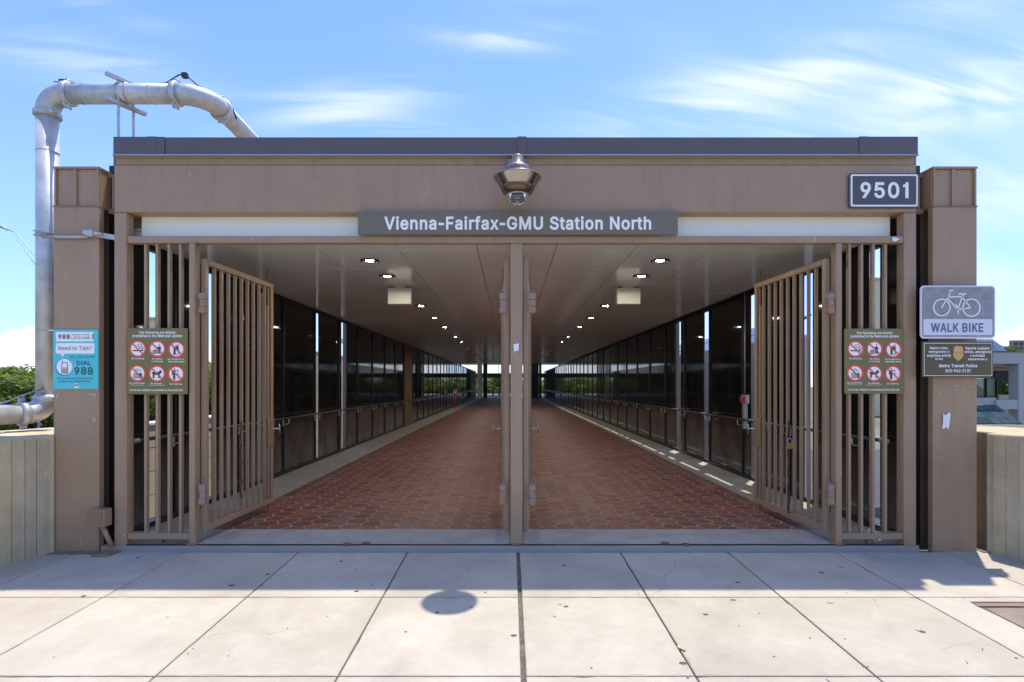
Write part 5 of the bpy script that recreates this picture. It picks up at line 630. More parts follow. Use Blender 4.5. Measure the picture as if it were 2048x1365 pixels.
# ================================================================ SCREENS AND GATES
def screen(x0, x1, barx, label):
    e = empty('bar_screen', v((x0+x1)/2, D+8, FL+12), label, 'screen', 'fixed bar screens beside the gates')
    B(x0+.3, x1-.3, D+2, D+19, -310, -298).build('bottom_rail', M_brown, e, bev=1)
    for b in barx: B(b-2.6, b+2.6, D+6, D+15, -297.8, 283.8).build('bar', M_brown, e, bev=.6)
    B((x0+x1)/2-6, (x0+x1)/2+4, D+8, D+16, FL+1, -310.2).build('floor_stop', M_brownd, e)
    return e
screen(-767, -643, [x-1020 for x in (286.5, 309.5, 333.5, 356.5)], 'fixed screen of four brown bars at the left edge of the entrance')
screen(665, 788, [x-1020 for x in (1703.5, 1728, 1751.5, 1776)], 'fixed screen of four brown bars at the right edge of the entrance')
def gate(hx, fx, sgn, label, lockside, rusttop, rustbot):
    # hx hinge-end X, fx free-end X; leaf runs from depth D+24 to D+24+302
    Y0, Y1 = D+22, D+22+282
    e = empty('swing_gate', v(hx, Y0, -300), label, 'gate', 'open steel bar gates of the entrance')
    ang = math.atan2(fx-hx, Y1-Y0); Ln = math.hypot(fx-hx, Y1-Y0)
    def lb(mb, s0, s1, t0, t1, h0, h1):
        dx, dy = math.sin(ang), math.cos(ang)
        pt = lambda s_, t__, h: v(hx+dx*s_+dy*t__, Y0+dy*s_-dx*t__, h)
        return mb.prism([pt(s0, t0, h0), pt(s1, t0, h0), pt(s1, t1, h0), pt(s0, t1, h0)], Vector((0, 0, (h1-h0)*U)))
    T = 5.2
    lb(MB(), 0, 11, -T, T, -300, 258).build('stile', M_brown, e, bev=1)
    lb(MB(), Ln-11, Ln, -T, T, -300, 258).build('stile', M_brown, e, bev=1)
    lb(MB(), 11.2, Ln-11.2, -T, T, 246, 258).build('top_rail', M_brown, e, bev=1)
    lb(MB(), 11.2, Ln-11.2, -T, T, -300, -288).build('bottom_rail', M_brown, e, bev=1)
    nb = 9; pitch = (Ln-22)/(nb+1)
    for i in range(nb):
        s_ = 11+pitch*(i+1); lb(MB(), s_-2.3, s_+2.3, -3.4, 3.4, -287.8, 245.8).build('bar', M_brown, e, bev=.5)
    # lock
    side = lockside
    lk = lb(MB(), Ln-30, Ln+1.5, -6.6, 6.6, -158, -84).build('lock_box', M_brownd, e, bev=1)
    hd = MB(); p0 = (hx+math.sin(ang)*(Ln-7), Y0+math.cos(ang)*(Ln-7))
    hd.tube([v(p0[0]-24, p0[1], -112), v(p0[0]+24, p0[1], -112)], 2.0, 8)
    for q in (-24, 24): hd.tube([v(p0[0]+q, p0[1]-2, -100), v(p0[0]+q, p0[1]+2, -124)], 1.6, 8)
    hd.build('lock_handle', M_strut, lk)
    lb(MB(), Ln-29, Ln-24, -T, T, -83.5, 200).build('lock_channel', M_brown, e)
    lb(MB(), Ln-29, Ln-24, -T, T, -287, -158.5).build('lock_channel', M_brown, e)
    # cane bolt
    bx, by = hx+math.sin(ang)*(Ln-19), Y0+math.cos(ang)*(Ln-19)
    MB().tube([v(bx, by, 170), v(bx, by, 288)], 2.4, 10).build('cane_bolt', M_brownd, e)
    MB().tube([v(bx, by, -316), v(bx, by, -262)], 3.0, 10).build('cane_bolt', M_brownd, e)
    # hinges: three knuckles, on the gate post side
    hs = -sgn*10.5
    for hz0, rust in ((150, rusttop), (-232, rustbot)):
        hg = B(hx+hs-6.5+2, hx+hs+6.5+2, D-6, D+4, hz0+20, hz0+33).build('hinge', M_hinge, e, bev=1)
        B(hx+hs-3, hx+hs+8, D-5, D+4, hz0+6, hz0+19.8).build('hinge_knuckle', M_hinge, hg, bev=1)
        B(hx+hs-6.5+2, hx+hs+6.5+2, D-6, D+4, hz0-7, hz0+5.8).build('hinge_knuckle', M_rust if rust else M_hinge, hg, bev=1)
        MB().tube([v(hx+hs+2, D-1, hz0-10), v(hx+hs+2, D-1, hz0+38)], 1.5, 8).build('hinge_pin', M_hinge, hg)
    return e
gate(-626, -611, -1, 'open barred gate folded back at the left, hung on the left gate post', 1, True, False)
gate(648, 631, 1, 'open barred gate folded back at the right, hung on the right gate post', -1, True, False)
gate(-6, -18, 1, 'open barred gate edge-on at the left side of the middle post', -1, False, True)
gate(32, 49, -1, 'open barred gate edge-on at the right side of the middle post', 1, True, False)
# chains on the leaves
def chain(x, y, h0, n, label):
    mb = MB()
    for i in range(n):
        hh = h0 - i*5.2; a = i*.9+.4
        ax = Vector((math.cos(math.pi/2*(i % 2)+.5), math.sin(math.pi/2*(i % 2)+.5), 0))
        c0 = v(x+math.sin(i*.8)*1.1, y, hh)
        pts = [c0 + ax*(2.2*U*math.cos(t*math.pi/4)) + Vector((0, 0, 4.0*U*math.sin(t*math.pi/4))) for t in range(9)]
        mb.tube(pts, .8, 5, caps=False)
    return tag(mb.build('chain', M_blackfr), label, 'chain')
chain(-611, 1.135*D, -85, 34, 'dark chain hanging on the left open gate')
chain(633, 1.135*D, -85, 40, 'dark chain hanging on the right open gate')
pk = empty('padlock', v(632, 1.135*D-6, -145), 'brass padlock on the chain of the right open gate', 'padlock')
B(626, 639, 1.135*D-9, 1.135*D-3, -145, -131).build('lock_body', M_brass, pk, bev=1)
MB().tube([v(628, 1.135*D-6, -131), v(628, 1.135*D-6, -124), v(632.5, 1.135*D-6, -120), v(637, 1.135*D-6, -124), v(637, 1.135*D-6, -131)], 1.1, 8).build('shackle', M_steel2, pk)

# ================================================================ HANDRAILS
for sg, lab in ((-1, 'dark metal handrail running along the left glass wall'), (1, 'dark metal handrail running along the right glass wall')):
    X = sg*788; e = empty('handrail', v(X, 1.06*D, -118), lab, 'handrail', 'handrails along the glass walls')
    MB().tube([v(X, 1.062*D, -118), v(X, 12*D, -118)], 4.2, 10).build('rail', M_rail, e)
    MB().tube([v(X, 1.045*D, -118), v(X, 1.062*D, -118)], 5.5, 12).build('rail_end', M_alu, e)
    base = 1.742 if sg > 0 else 1.791
    for i in range(-2, 35):
        z = base+.2905*i
        b_ = MB(); b_.tube([v(X, z*D-10, -122), v(X, z*D-10, -137), v(X+sg*5, z*D-10, -140), v(X+sg*20, z*D-10, -140)], 1.8, 6)
        b_.box(X+sg*19, X+sg*22, z*D-14, z*D-6, -148, -122)
        b_.build('bracket', M_brk, e)

# ================================================================ CEILING FIXTURES
seq = [1.266, 1.447, 1.99, 2.35, 2.72, 3.27, 3.66, 4.2, 4.75, 5.12, 5.66, 6.2, 6.56, 7.1]
for sg, X in ((-1, -355), (1, 380)):
    for i, z in enumerate(seq):
        nm = ORD[i] + ' from the gates'
        side_ = 'left' if sg < 0 else 'right'
        lb_ = 'round recessed ceiling light in the %s row, %s' % (side_, nm)
        e = empty('ceiling_light', v(X, z*D, 314), lb_, 'ceiling light', 'round recessed lights in the walkway ceiling')
        MB().lathe((X, z*D), [(19, 314.7), (23.5, 314.6), (23.5, 312.0), (22.8, 311.4), (20.2, 311.4), (19, 312.0), (19, 314.7)], 26).build('trim_ring', M_blackfr, e)
        MB().lathe((X, z*D), [(19, 313.9), (.1, 314.4)], 24).build('reflector', M_chrome, e)
        g = MB()
        g.lathe((X, z*D), [(9.5, 313.5), (.1, 313.3)], 20)
        g.build('lamp_lens', M_lampglow, e)
for X, lab in ((-352, 'cream ceiling box hanging in the left half of the walkway'), (378, 'cream ceiling box hanging in the right half of the walkway')):
    z = 1.6*D; e = empty('ceiling_box', v(X, z, 300), lab, 'speaker', 'cream boxes hanging from the ceiling')
    B(X-17, X+17, z, z+12, 309, 314.8).build('mount_plate', M_box, e); 
    B(X-38, X+38, z-8, z+26, 257, 308.8).build('housing', M_box, e, bev=2.5)
# conduit with call box on right wall
e = empty('call_box', v(800, 1.70*D, -40), 'white conduit with small grey and red alarm box on the right glass wall', 'alarm box')
MB().tube([v(803, 1.71*D, 314), v(803, 1.71*D, -30)], 2.6, 8).build('conduit', M_strut, e)
B(797, 809, 1.69*D, 1.725*D, -64, -34).build('box', M_strut, e, bev=1)
B(790, 796.8, 1.695*D, 1.72*D, -56, -42).build('red_cover', M_redbox, e, bev=1)
B(797, 808, 1.70*D, 1.715*D, -150, -64.5).build('lower_bracket', M_strut, e)
e = empty('floor_stand', v(-752, 6.85*D, FL), 'red post with white ring standing by the left glass wall far inside', 'stand')
MB().tube([v(-752, 6.85*D, FL+2), v(-752, 6.85*D, -100)], 9, 10).build('post', M_redbox, e)
Pl(6.84).ringp(MB(), 910, 783.5, 1.7, 3.4, 0, 6).build('ring', M_letter, e)
MB().lathe((-752, 6.85*D), [(30, FL+1), (30, FL+5), (10, FL+9)], 16).build('base', M_redbox, e)

# ================================================================ DOME CAMERA
cX, cY = 14, .93*D
e = empty('dome_camera', v(cX, cY, 385), 'dark metal dome security camera hanging on the header above the station sign', 'camera')
B(cX-9, cX+9, cY, D-.3, 406, 420).build('wall_arm', M_domegray, e, bev=2)
B(cX-20, cX+20, D-6, D-.2, 392, 450).build('wall_plate', M_domegray, e, bev=1)
MB().lathe((cX, cY), [(.1, 426), (9.5, 426), (11, 424), (11, 411), (15, 409), (22, 405), (24, 399), (24, 393), (30, 391), (43, 386), (44.5, 384.5), (44, 383.2)], 40).build('housing', M_domegray, e)
MB().lathe((cX, cY), [(44, 383.2), (41, 380), (33, 368), (31, 366.5)], 40).build('dish', M_chrome, e)
MB().lathe((cX, cY), [(31.5, 367), (31.5, 364), (28, 357.5), (21, 353), (19, 352.5)], 40).build('lower_skirt', mat('camera_bronze', (.16, .105, .07), .2, metal=.7), e)
MB().lathe((cX, cY), [(18, 355), (20, 355), (20.5, 352.5), (18.5, 351)], 36).build('dome_ring', M_flashedge, e)
MB().lathe((cX, cY), [(18.6, 353), (18.6, 350), (18, 345.5), (16, 341), (12, 338), (6.5, 336.3), (.1, 336)], 30).build('clear_dome', G_dome, e)
MB().lathe((cX, cY), [(13, 352), (13.5, 347), (11.5, 342), (7, 339.6), (.1, 339)], 24).build('camera_ball', M_chrome, e)

# ================================================================ SIGNS
def sign(name, z, x0, x1, y0, y1, label, cat, m, th=2.5, r=0, board='board'):
    P_ = Pl(z); e = empty(name, v(P_.X((x0+x1)/2), P_.Y, P_.H(y1)), label, cat)
    mb = MB()
    (P_.rrect(mb, x0, x1, y0, y1, r, 0, th, 5) if r else P_.box(mb, x0, x1, y0, y1, 0, th)); mb.build(board, m, e, bev=.5)
    return P_, e, th
P_, e, th = sign('station_name_sign', .9985, 718, 1353, 426, 472, 'grey sign reading Vienna-Fairfax-GMU Station North on the header', 'sign', M_signgrey, 9)
P_.text(MB(), 'Vienna-Fairfax-GMU Station North', 771, 1300, 435.5, 463, th, .5, .03).build('lettering', M_letter, e)
P_, e, th = sign('address_sign', .9985, 1696, 1835, 348, 417, 'charcoal number sign reading 9501 with white border at the right end of the header', 'sign', M_sign9501, 3, 5)
mb = MB(); P_.rrect(mb, 1699.5, 1833, 350.5, 414.5, 3.5, th, .3); mb.build('border', M_letter, e)
mb = MB(); P_.rrect(mb, 1703, 1829.8, 353.8, 411.2, 2, th+.3, .4); mb.build('face', M_sign9501, e)
P_.text(MB(), '9501', 1718, 1814, 366, 398.5, th+.7, .5, .035).build('lettering', M_letter, e)
# walk bike
P_, e, th = sign('walk_bike_sign', .985, 1839, 1989, 572, 678, 'weathered grey and white sign with a bicycle and the words WALK BIKE', 'sign', M_bikewhite, 2, 8)
mb = MB(); P_.rrect(mb, 1842.5, 1986, 575, 674.5, 6, th, .3); mb.build('inner_face', M_bikegrey, e)
mb = MB(); P_.rrect(mb, 1845, 1982.5, 639, 671, 2.5, th+.3, .3); mb.build('text_panel', M_bikewhite, e)
f = lambda a, b: (1640+a/4.265, 560+b/4.265)
mb = MB()
for cx_, cy_, r in ((1030, 238, 70), (1283, 240, 73)):
    a, b = f(cx_, cy_); P_.ringp(mb, a, b, r/4.265-1.1, r/4.265+1.1, th+.3, .4)
for pts in ([(1124, 93), (1095, 93), (1099, 112), (1085, 150), (1030, 238)], [(1085, 150), (1205, 145)], [(1083, 165), (1165, 255), (1213, 130)], [(1172, 124), (1236, 122)], [(1205, 150), (1277, 243), (1165, 253)], [(1155, 215), (1172, 292)]):
    P_.line(mb, [f(*q) for q in pts], 2.1, th+.3, .4)
mb.build('bicycle_symbol', M_letter, e)
P_.text(MB(), 'WALK BIKE', 1859.5, 1964, 647, 665, th+.6, .4, .02).build('lettering', M_blueink, e)
P_.disc(MB(), 1895, 577, .9, th+.3, .6, 8).build('bolt', M_ink, e); P_.disc(MB(), 1930, 577, .9, th+.3, .6, 8).build('bolt', M_ink, e)
# police
P_, e, th = sign('transit_police_sign', .985, 1843, 1985, 684, 754.5, 'dark olive Metro Transit Police sign with gold badge below the bike sign', 'sign', M_police, 2)
mb = MB(); P_.rrect(mb, 1846.2, 1982, 686.8, 752.2, 2, th, .3); mb.build('border', M_letter, e)
mb = MB(); P_.rrect(mb, 1847.2, 1981, 687.8, 751.2, 1.6, th+.3, .3); mb.build('face', M_police, e)
g = lambda a, b: (1640+a/4.265, 560+b/4.265)
mb = MB(); pts = [(1128, 600), (1140, 570), (1155, 565), (1165, 572), (1170, 562), (1178, 572), (1190, 566), (1203, 575), (1212, 602), (1206, 625), (1212, 650), (1200, 670), (1185, 680), (1170, 694), (1150, 678), (1134, 665), (1126, 645), (1132, 622)]
P_.poly(mb, [g(*q) for q in pts], th+.6, .5); mb.build('badge', M_gold, e)
mb = MB(); a, b = g(1169, 640); P_.ringp(mb, a, b, 4.6, 5.2, th+1.1, .3); P_.line(mb, [g(1133, 618), g(1206, 618)], .8, th+1.1, .3); mb.build('badge_detail', mat('badge_dark', (.45, .24, .07), .5), e)
for t, a, b, c_, d_ in (('Report crime,', 928, 1083, 572, 598), ('emergencies or', 917, 1095, 603, 630), ('suspicious activity', 903, 1108, 634, 664), ('to the', 972, 1037, 665, 686),
                        ('Reporte cualquier', 1232, 1437, 572, 602), ('crimen, emergencia', 1219, 1448, 604, 632), ('o actividad', 1270, 1393, 636, 658), ('sospechosa a', 1252, 1412, 668, 692),
                        ('Metro Transit Police', 1006, 1331, 720, 748), ('202-962-2121', 1058, 1272, 763, 790)):
    (x0, y0), (x1, y1) = g(a, c_), g(b, d_); P_.text(MB(), t, x0, x1, y0, y1, th+.6, .4, .022).build('lettering', M_letter, e)
# prohibition signs
def prohib(x0, y0, x1, y1, label):
    P_, e, th = sign('prohibition_sign', .9985, x0, x1, y0, y1, label, 'sign', M_olive, 2.5, 2.5)
    sx = (x1-x0)/1030.; sy = (y1-y0)/1120.
    q = lambda a, b: (x0+(a-130)*sx, y0+(b-155)*sy)
    k = (sx+sy)/2
    def T(t, a, b, c_, d_, bo=.03):
        (p0, p1), (p2, p3) = q(a, c_), q(b, d_); P_.text(MB(), t, p0, p2, p1, p3, th, .45, bo).build('lettering', M_letter, e)
    T('The following are strictly', 335, 958, 205, 262); T('prohibited in the Metrorail system', 232, 1068, 262, 322)
    T('No Smoking', 212, 425, 655, 690); T('No Eating', 562, 733, 662, 694); T('or Drinking', 550, 740, 704, 738); T('No Dangerous or', 830, 1110, 668, 698); T('Flammable Items', 835, 1112, 708, 736)
    T('No Audio/Video', 175, 438, 1072, 1102); T('(without earphones)', 190, 425, 1110, 1132, .01); T('No Animals', 538, 733, 1078, 1108); T('(except service animals)', 497, 775, 1114, 1136, .01); T('No Littering', 862, 1065, 1088, 1120)
    T("It's the law. Violation is punishable by fine and/or jail.", 185, 1085, 1185, 1230)
    ik = MB()
    cs = [(318, 505), (648, 505), (975, 515), (312, 920), (643, 925), (968, 930)]
    for cx_, cy_ in cs:
        a, b = q(cx_, cy_); P_.disc(MB(), a, b, 125*k, th, .3, 32).build('white_disc', M_letter, e); P_.ringp(MB(), a, b, 116*k, 147*k, th+.3, .3, 26).build('red_ring', M_red, e)
        a0, b0 = q(cx_-83, cy_-83); a1, b1 = q(cx_+83, cy_+83); P_.line(MB(), [(a0, b0), (a1, b1)], 21*k, th+.9, .3).build('red_slash', M_red, e)
    def ln(pts, w_, n=0): P_.line(ik, [q(*p) for p in pts], w_*k, th+.3, .4)
    def pg(pts): P_.poly(ik, [q(*p) for p in pts], th+.3, .4)
    pg([(232, 525), (408, 525), (408, 545), (232, 545)]); ln([(325, 425), (322, 455), (345, 470), (350, 490), (385, 500), (405, 530)], 8); ln([(350, 420), (380, 440), (380, 465), (410, 480), (408, 510)], 8)
    ik.build('pictogram', M_ink, e); ik = MB(); pg([(650, 470), (712, 470), (700, 585), (665, 585)]); ln([(680, 465), (688, 420)], 7); pg([(568, 545), (590, 524), (630, 524), (655, 545)]); pg([(565, 553), (657, 553), (657, 563), (565, 563)]); pg([(568, 571), (655, 571), (650, 588), (572, 588)])
    ik.build('pictogram', M_ink, e); ik = MB(); pg([(925, 475), (960, 475), (960, 600), (925, 600)]); pg([(960, 455), (975, 440), (985, 470), (1000, 450), (1012, 480), (1012, 530), (960, 530)]); ln([(1005, 460), (1005, 430), (1015, 425)], 7); ln([(1008, 480), (1008, 600), (925, 600)], 8)
    ik.build('pictogram', M_ink, e); ik = MB(); pg([(243, 920), (388, 920), (388, 932), (243, 932)]); 
    for hh in (945, 962, 980, 996): pg([(243, hh), (340, hh), (340, hh+9), (243, hh+9)])
    pg([(345, 932), (388, 932), (388, 1004), (345, 1004)]); ln([(265, 860), (310, 842), (350, 860), (375, 890)], 6); ln([(280, 885), (315, 868), (345, 890)], 6)
    ik.build('pictogram', M_ink, e); ik = MB(); pg([(548, 898), (575, 898), (680, 905), (680, 948), (600, 948), (598, 1005), (572, 1005), (572, 930)]); pg([(668, 905), (700, 862), (735, 905), (712, 918), (690, 935), (690, 1002), (668, 1002)])
    ik.build('pictogram', M_ink, e); ik = MB(); a, b = q(940, 845); P_.disc(ik, a, b, 11*k, th+.3, .4, 12); pg([(900, 868), (1008, 868), (1008, 880), (955, 880), (955, 1030), (940, 1030), (937, 960), (932, 1030), (918, 1030), (918, 900), (910, 950), (898, 950)])
    for a, b in ((998, 902), (1014, 928), (995, 940), (995, 1000)): c_, d_ = q(a, b); P_.disc(ik, c_, d_, 7*k, th+.3, .4, 8)
    ik.build('pictogram', M_ink, e)
prohib(255.5, 657, 376.5, 789, 'olive prohibition sign with six red ring symbols on the left bar screen')
prohib(1687.5, 658, 1806, 788, 'olive prohibition sign with six red ring symbols on the right bar screen')
# teal lifeline poster
P_, e, th = sign('lifeline_poster', .9985, 107, 197.5, 660, 779, 'teal 988 LIFELINE poster reading Need to Talk on the left column', 'poster', M_teal, 1.2, 2)
q = lambda a, b: (90+a/8.53, 640+b/8.53)
mb = MB(); (a, b), (c_, d_) = q(195, 210), q(837, 370); P_.rrect(mb, a, c_, b, d_, .5, th, .3); mb.build('white_panel', M_letter, e); mb = MB(); (a, b), (c_, d_) = q(195, 400), q(850, 578); P_.rrect(mb, a, c_, b, d_, 2.6, th, .3)
P_.poly(mb, [q(265, 577), q(345, 577), q(315, 630)], th, .3); mb.build('white_panel', M_letter, e)
mb = MB(); a, b = q(330, 815); P_.disc(mb, a, b, 140/8.53, th, .3, 32); mb.build('blue_disc', M_blue, e)
mb = MB(); a, b = q(343, 805); P_.disc(mb, a, b, 135/8.53, th+.3, .3, 32); mb.build('white_disc', M_letter, e); mb = MB(); a, b = q(545, 1125); P_.rrect(mb, a-3.8, a+3.8, b-4.5, b+4.5, 1, th, .3); mb.build('emblem_patch', M_letter, e)
mb = MB(); P_.line(mb, [q(300, 735), q(395, 735), q(395, 912), q(300, 912), q(300, 735)], 1.2, th+.6, .3)
for yy in (822, 845, 868, 890): P_.line(mb, [q(305, yy), q(390, yy)], .7, th+.6, .3)
for xx in (328, 350, 372): P_.line(mb, [q(xx, 822), q(xx, 910)], .6, th+.6, .3)
P_.line(mb, [q(315, 730), q(308, 695)], .8, th+.6, .3)
mb.build('phone_symbol', M_ink, e)
for t, a, b, c_, d_, bo in (('988', 237, 437, 250, 330, .02), ('SUICIDE & CRISIS', 465, 780, 245, 270, -.004), ('LIFELINE', 465, 785, 288, 332, .01), ('M', 522, 572, 1095, 1133, .02)):
    (p0, p1), (p2, p3) = q(a, c_), q(b, d_); P_.text(MB(), t, p0, p2, p1, p3, th+.3, .35, bo).build('black_lettering', M_ink, e)
mb = MB(); P_.line(mb, [q(828, 250), q(828, 332)], 1.8, th+.3, .3); mb.build('black_bar', M_ink, e)
mb = MB(); (p0, p1), (p2, p3) = q(237, 450), q(808, 520); P_.text(mb, 'Need to Talk?', p0, p2, p1, p3, th+.3, .35, .008); mb.build('purple_lettering', M_purple, e)
for t, a, b, c_, d_, bo in (('CALL, TEXT, or CHAT', 420, 868, 615, 662, .008), ('DIAL', 550, 788, 700, 775, .018), ('988', 512, 828, 805, 940, .03), ('The Suicide and Crisis Lifeline', 222, 828, 982, 1015, .004), ('is FREE and CONFIDENTIAL.', 248, 805, 1035, 1068, .004)):
    (p0, p1), (p2, p3) = q(a, c_), q(b, d_); P_.text(MB(), t, p0, p2, p1, p3, th, .4, bo).build('teal_lettering', M_tealink, e)

# ================================================================ STANDPIPE
e = empty('standpipe', v(-1036, 1.12*D, -84), 'grey galvanised pipe rising left of the entrance and crossing above the roof', 'pipe')
PX, PY, PR = -1036, 1.12*D, 21.0; TH = 651
def arc(c, a, b, r, n=8):  # c centre world p coords, a,b unit dirs: from c+a*r to c+b*r
    return [v(*(c + a*(r*math.cos(t*math.pi/2/n)) + b*(r*math.sin(t*math.pi/2/n)))) for t in range(n+1)]
vx, vy, vh = Vector((1, 0, 0)), Vector((0, 1, 0)), Vector((0, 0, 1))
MB().tube([v(PX, PY, -32), v(PX, PY, TH-46)], PR, 28).build('riser_pipe', M_steel, e)
MB().tube(arc(Vector((PX+44, PY, TH-44)), -vx, vh, 44), PR+1.5, 28).build('elbow', M_steel2, e)
X2 = -683
MB().tube([v(PX+46, PY, TH), v(X2-62, PY, TH)], PR, 28).build('cross_pipe', M_steel, e)
MB().tube(arc(Vector((X2-60, PY+60, TH)), -vy, vx, 60), PR+1.5, 28).build('elbow', M_steel2, e)
MB().tube([v(X2, PY+62, TH), v(X2, PY+900, TH-40)], PR, 28).build('roof_pipe', M_steel, e)
# lower elbow, runs along the parapet
dr = Vector((-.40, -.917, 0))
LH = -63
MB().tube(arc(Vector((PX, PY, LH+40)) + dr*40 + Vector((0, 0, 0)), -dr, -vh, 40), PR+1.8, 28).build('elbow', M_steel2, e)
p0 = Vector((PX, PY, LH)) + dr*42; p1 = Vector((PX, PY, LH)) + dr*900
MB().tube([v(*p0), v(*p1)], PR, 28).build('parapet_pipe', M_steel, e)
for hh in (120, 330, 520): MB().tube([v(PX, PY, hh-1), v(PX, PY, hh+1)], PR+.7, 28).build('weld_seam', M_steel2, e)
for xx in (-960, -800): MB().tube([v(xx-1, PY, TH), v(xx+1, PY, TH)], PR+.7, 28).build('weld_seam', M_steel2, e)
def coupling(c, ax, name='coupling'):
    mb = MB(); c = Vector(c); mb.tube([v(*(c-ax*6.5)), v(*(c-ax*4.5)), v(*(c+ax*4.5)), v(*(c+ax*6.5))], [PR+2, PR+5.5, PR+5.5, PR+2], 28)
    side = ax.cross(Vector((.6, -.8, .1))).normalized() if abs(ax.z) < .9 else Vector((.8, -.6, 0))
    for sg in (-1, 1):
        o = c + side*(PR+8)*sg; mb.tube([v(*(o-ax*5)), v(*(o+ax*5))], 5, 8)
        per = ax.cross(side); mb.tube([v(*(o-per*11)), v(*(o+per*11))], 2.6, 8)
    return mb.build(name, M_steel2, e)
coupling((PX, PY, TH-47), vh); coupling((PX+47, PY, TH), vx); coupling((X2-64, PY, TH), vx); coupling((X2, PY+66, TH-1), vy)
coupling((PX, PY, -30), vh); coupling(tuple(Vector((PX, PY, LH))+dr*46), dr); coupling(tuple(Vector((PX, PY, LH))+dr*105), dr)
# supports over the roof
sx_ = (232-1020)*1.12+4
for x in ((232-1020)*1.10, (268-1020)*1.14): B(x-2, x+2, PY-(16 if x < -860 else -18), PY-(12 if x < -860 else -22), 470, TH+(30 if x < -860 else -10)).build('support_leg', M_strut, e)
for hh in (TH+PR+3, TH-PR-9):
    mb = MB(); a = Vector((-880, PY-34, hh)); b = Vector((-842, PY+38, hh))
    n_ = (b-a).normalized().cross(vh)*5
    mb.prism([v(*(a-n_)), v(*(b-n_)), v(*(b+n_)), v(*(a+n_))], Vector((0, 0, 7*U))).build('strut_channel', M_strut, e)
for X in (-872, -852): MB().tube([v(X+(PR+1)*0, PY+math.cos(t*.449)*(PR+1.2), TH+math.sin(t*.449)*(PR+1.2)) for t in range(15)], 1.6, 6, caps=False).build('pipe_strap', M_strut, e)
# saddle on the parapet
pm = Vector((PX, PY, 0)) + dr*150
mb = MB(); per = Vector((-.917, .40, 0))
mb.prism([v(*(Vector((pm.x, pm.y, -100.8))+dr*a+per*b)) for a, b in ((-58, -34), (58, -34), (58, 34), (-58, 34))], Vector((0, 0, 5*U)))
mb.prism([v(*(Vector((pm.x, pm.y, -96))+dr*a+per*b)) for a, b in ((-46, -24), (46, -24), (46, 24), (-46, 24))], Vector((0, 0, 14*U)))
mb.build('saddle', M_steel2, e, bev=1.5)
# cable on top
def cab(pts, r, nm='cable', m=M_cable): return MB().tube([v(*p) for p in pts], r, 6).build(nm, m, e)
cab([(-800, PY, TH+PR+1), (-770, PY, TH+PR+4), (-742, PY, TH+PR+22), (-728, PY, TH+PR+24), (-715, PY, TH+PR+12), (-703, PY+8, TH+PR+2), (-690, PY+25, TH+PR+1), (-680, PY+50, TH+PR+1), (-670, PY+70, TH+PR-2), (-662, PY+80, TH+8), (-660, PY+95, TH-10)], 1.5)
cab([(-1012, PY, TH+PR), (-1005, PY, TH+PR+10), (-985, PY, TH+PR+2)], 2.2); cab([(-1020, PY-2, TH+PR+6), (-1000, PY, TH+PR+5), (-940, PY, TH+PR+1)], 1.2)
for x, h in ((-1002, TH+PR+6), (-728, TH+PR+21)): B(x-6, x+6, PY-5, PY+5, h-6, h+5).build('clamp', M_cable, e, bev=1)
cab([tuple(Vector((PX+8, PY-20, -8))), tuple(Vector((PX, PY-26, -20))+dr*20), tuple(Vector((PX, PY-10, -38))+dr*70), tuple(Vector((PX, PY-10, -36))+dr*150)], 1.6, 'grounding_wire', M_strut)
# strut bracket fixing the riser to the left column
e = empty('pipe_bracket', v(-880, .985*D, 296), 'zinc strut bracket across the left column holding the grey pipe', 'bracket')
MB().tube([v(-930, D-6, 294), v(-838, D-6, 294)], 3.2, 10).build('strut_rod', M_strut, e)
for (xa, ya, xb, yb) in ((-940, D-14, -908, D+60), (-842, D-14, -790, D+8)):
    a = Vector((xa, ya, 296)); b = Vector((xb, yb, 290 if xa > -900 else 296)); n_ = (b-a).normalized().cross(vh)*4.2
    mb = MB(); mb.prism([v(*(a-n_)), v(*(b-n_)), v(*(b+n_)), v(*(a+n_))], Vector((0, 0, 1.6*U))); mb.prism([v(*(a-n_+vh*8)), v(*(b-n_+vh*8)), v(*(b+n_+vh*8)), v(*(a+n_+vh*8))], Vector((0, 0, 1.6*U)))
    n2 = n_*.8; mb.prism([v(*(a+n2+vh*1.6)), v(*(b+n2+vh*1.6)), v(*(b+n_+vh*1.6)), v(*(a+n_+vh*1.6))], Vector((0, 0, 6.4*U))); mb.build('strut_channel', M_strut, e)
MB().tube([v(-842, D-12, 298), v(-806, D-12, 298)], 2.4, 10).build('bolt', M_strut, e)
B(-832, -822, D-18, D-6, 292, 305).build('clamp_nut', M_strut, e, bev=1)
# utility box low left
e = empty('utility_box', v(-812, D-10, -330), 'small brown metal box on a slanted bracket at the foot of the left column', 'box')
B(-829, -794, D-24, D-2, -279, -245).build('box_body', M_brown, e, bev=1.2)
B(-827, -796, D-25.5, D-24.2, -277, -247).build('box_lid', M_brownd, e)
MB().tube([v(-806, D-12, -279), v(-792, D-6, -322)], 4.5, 10).build('bracket_arm', M_brown, e)
MB().prism([v(-812, D-34, sw(D-34)+1), v(-780, D-30, sw(D-30)+1), v(-776, D-8, sw(D)+1), v(-802, D-8, sw(D)+1)], Vector((0, 0, 3*U))).build('foot_plate', M_brownd, e)

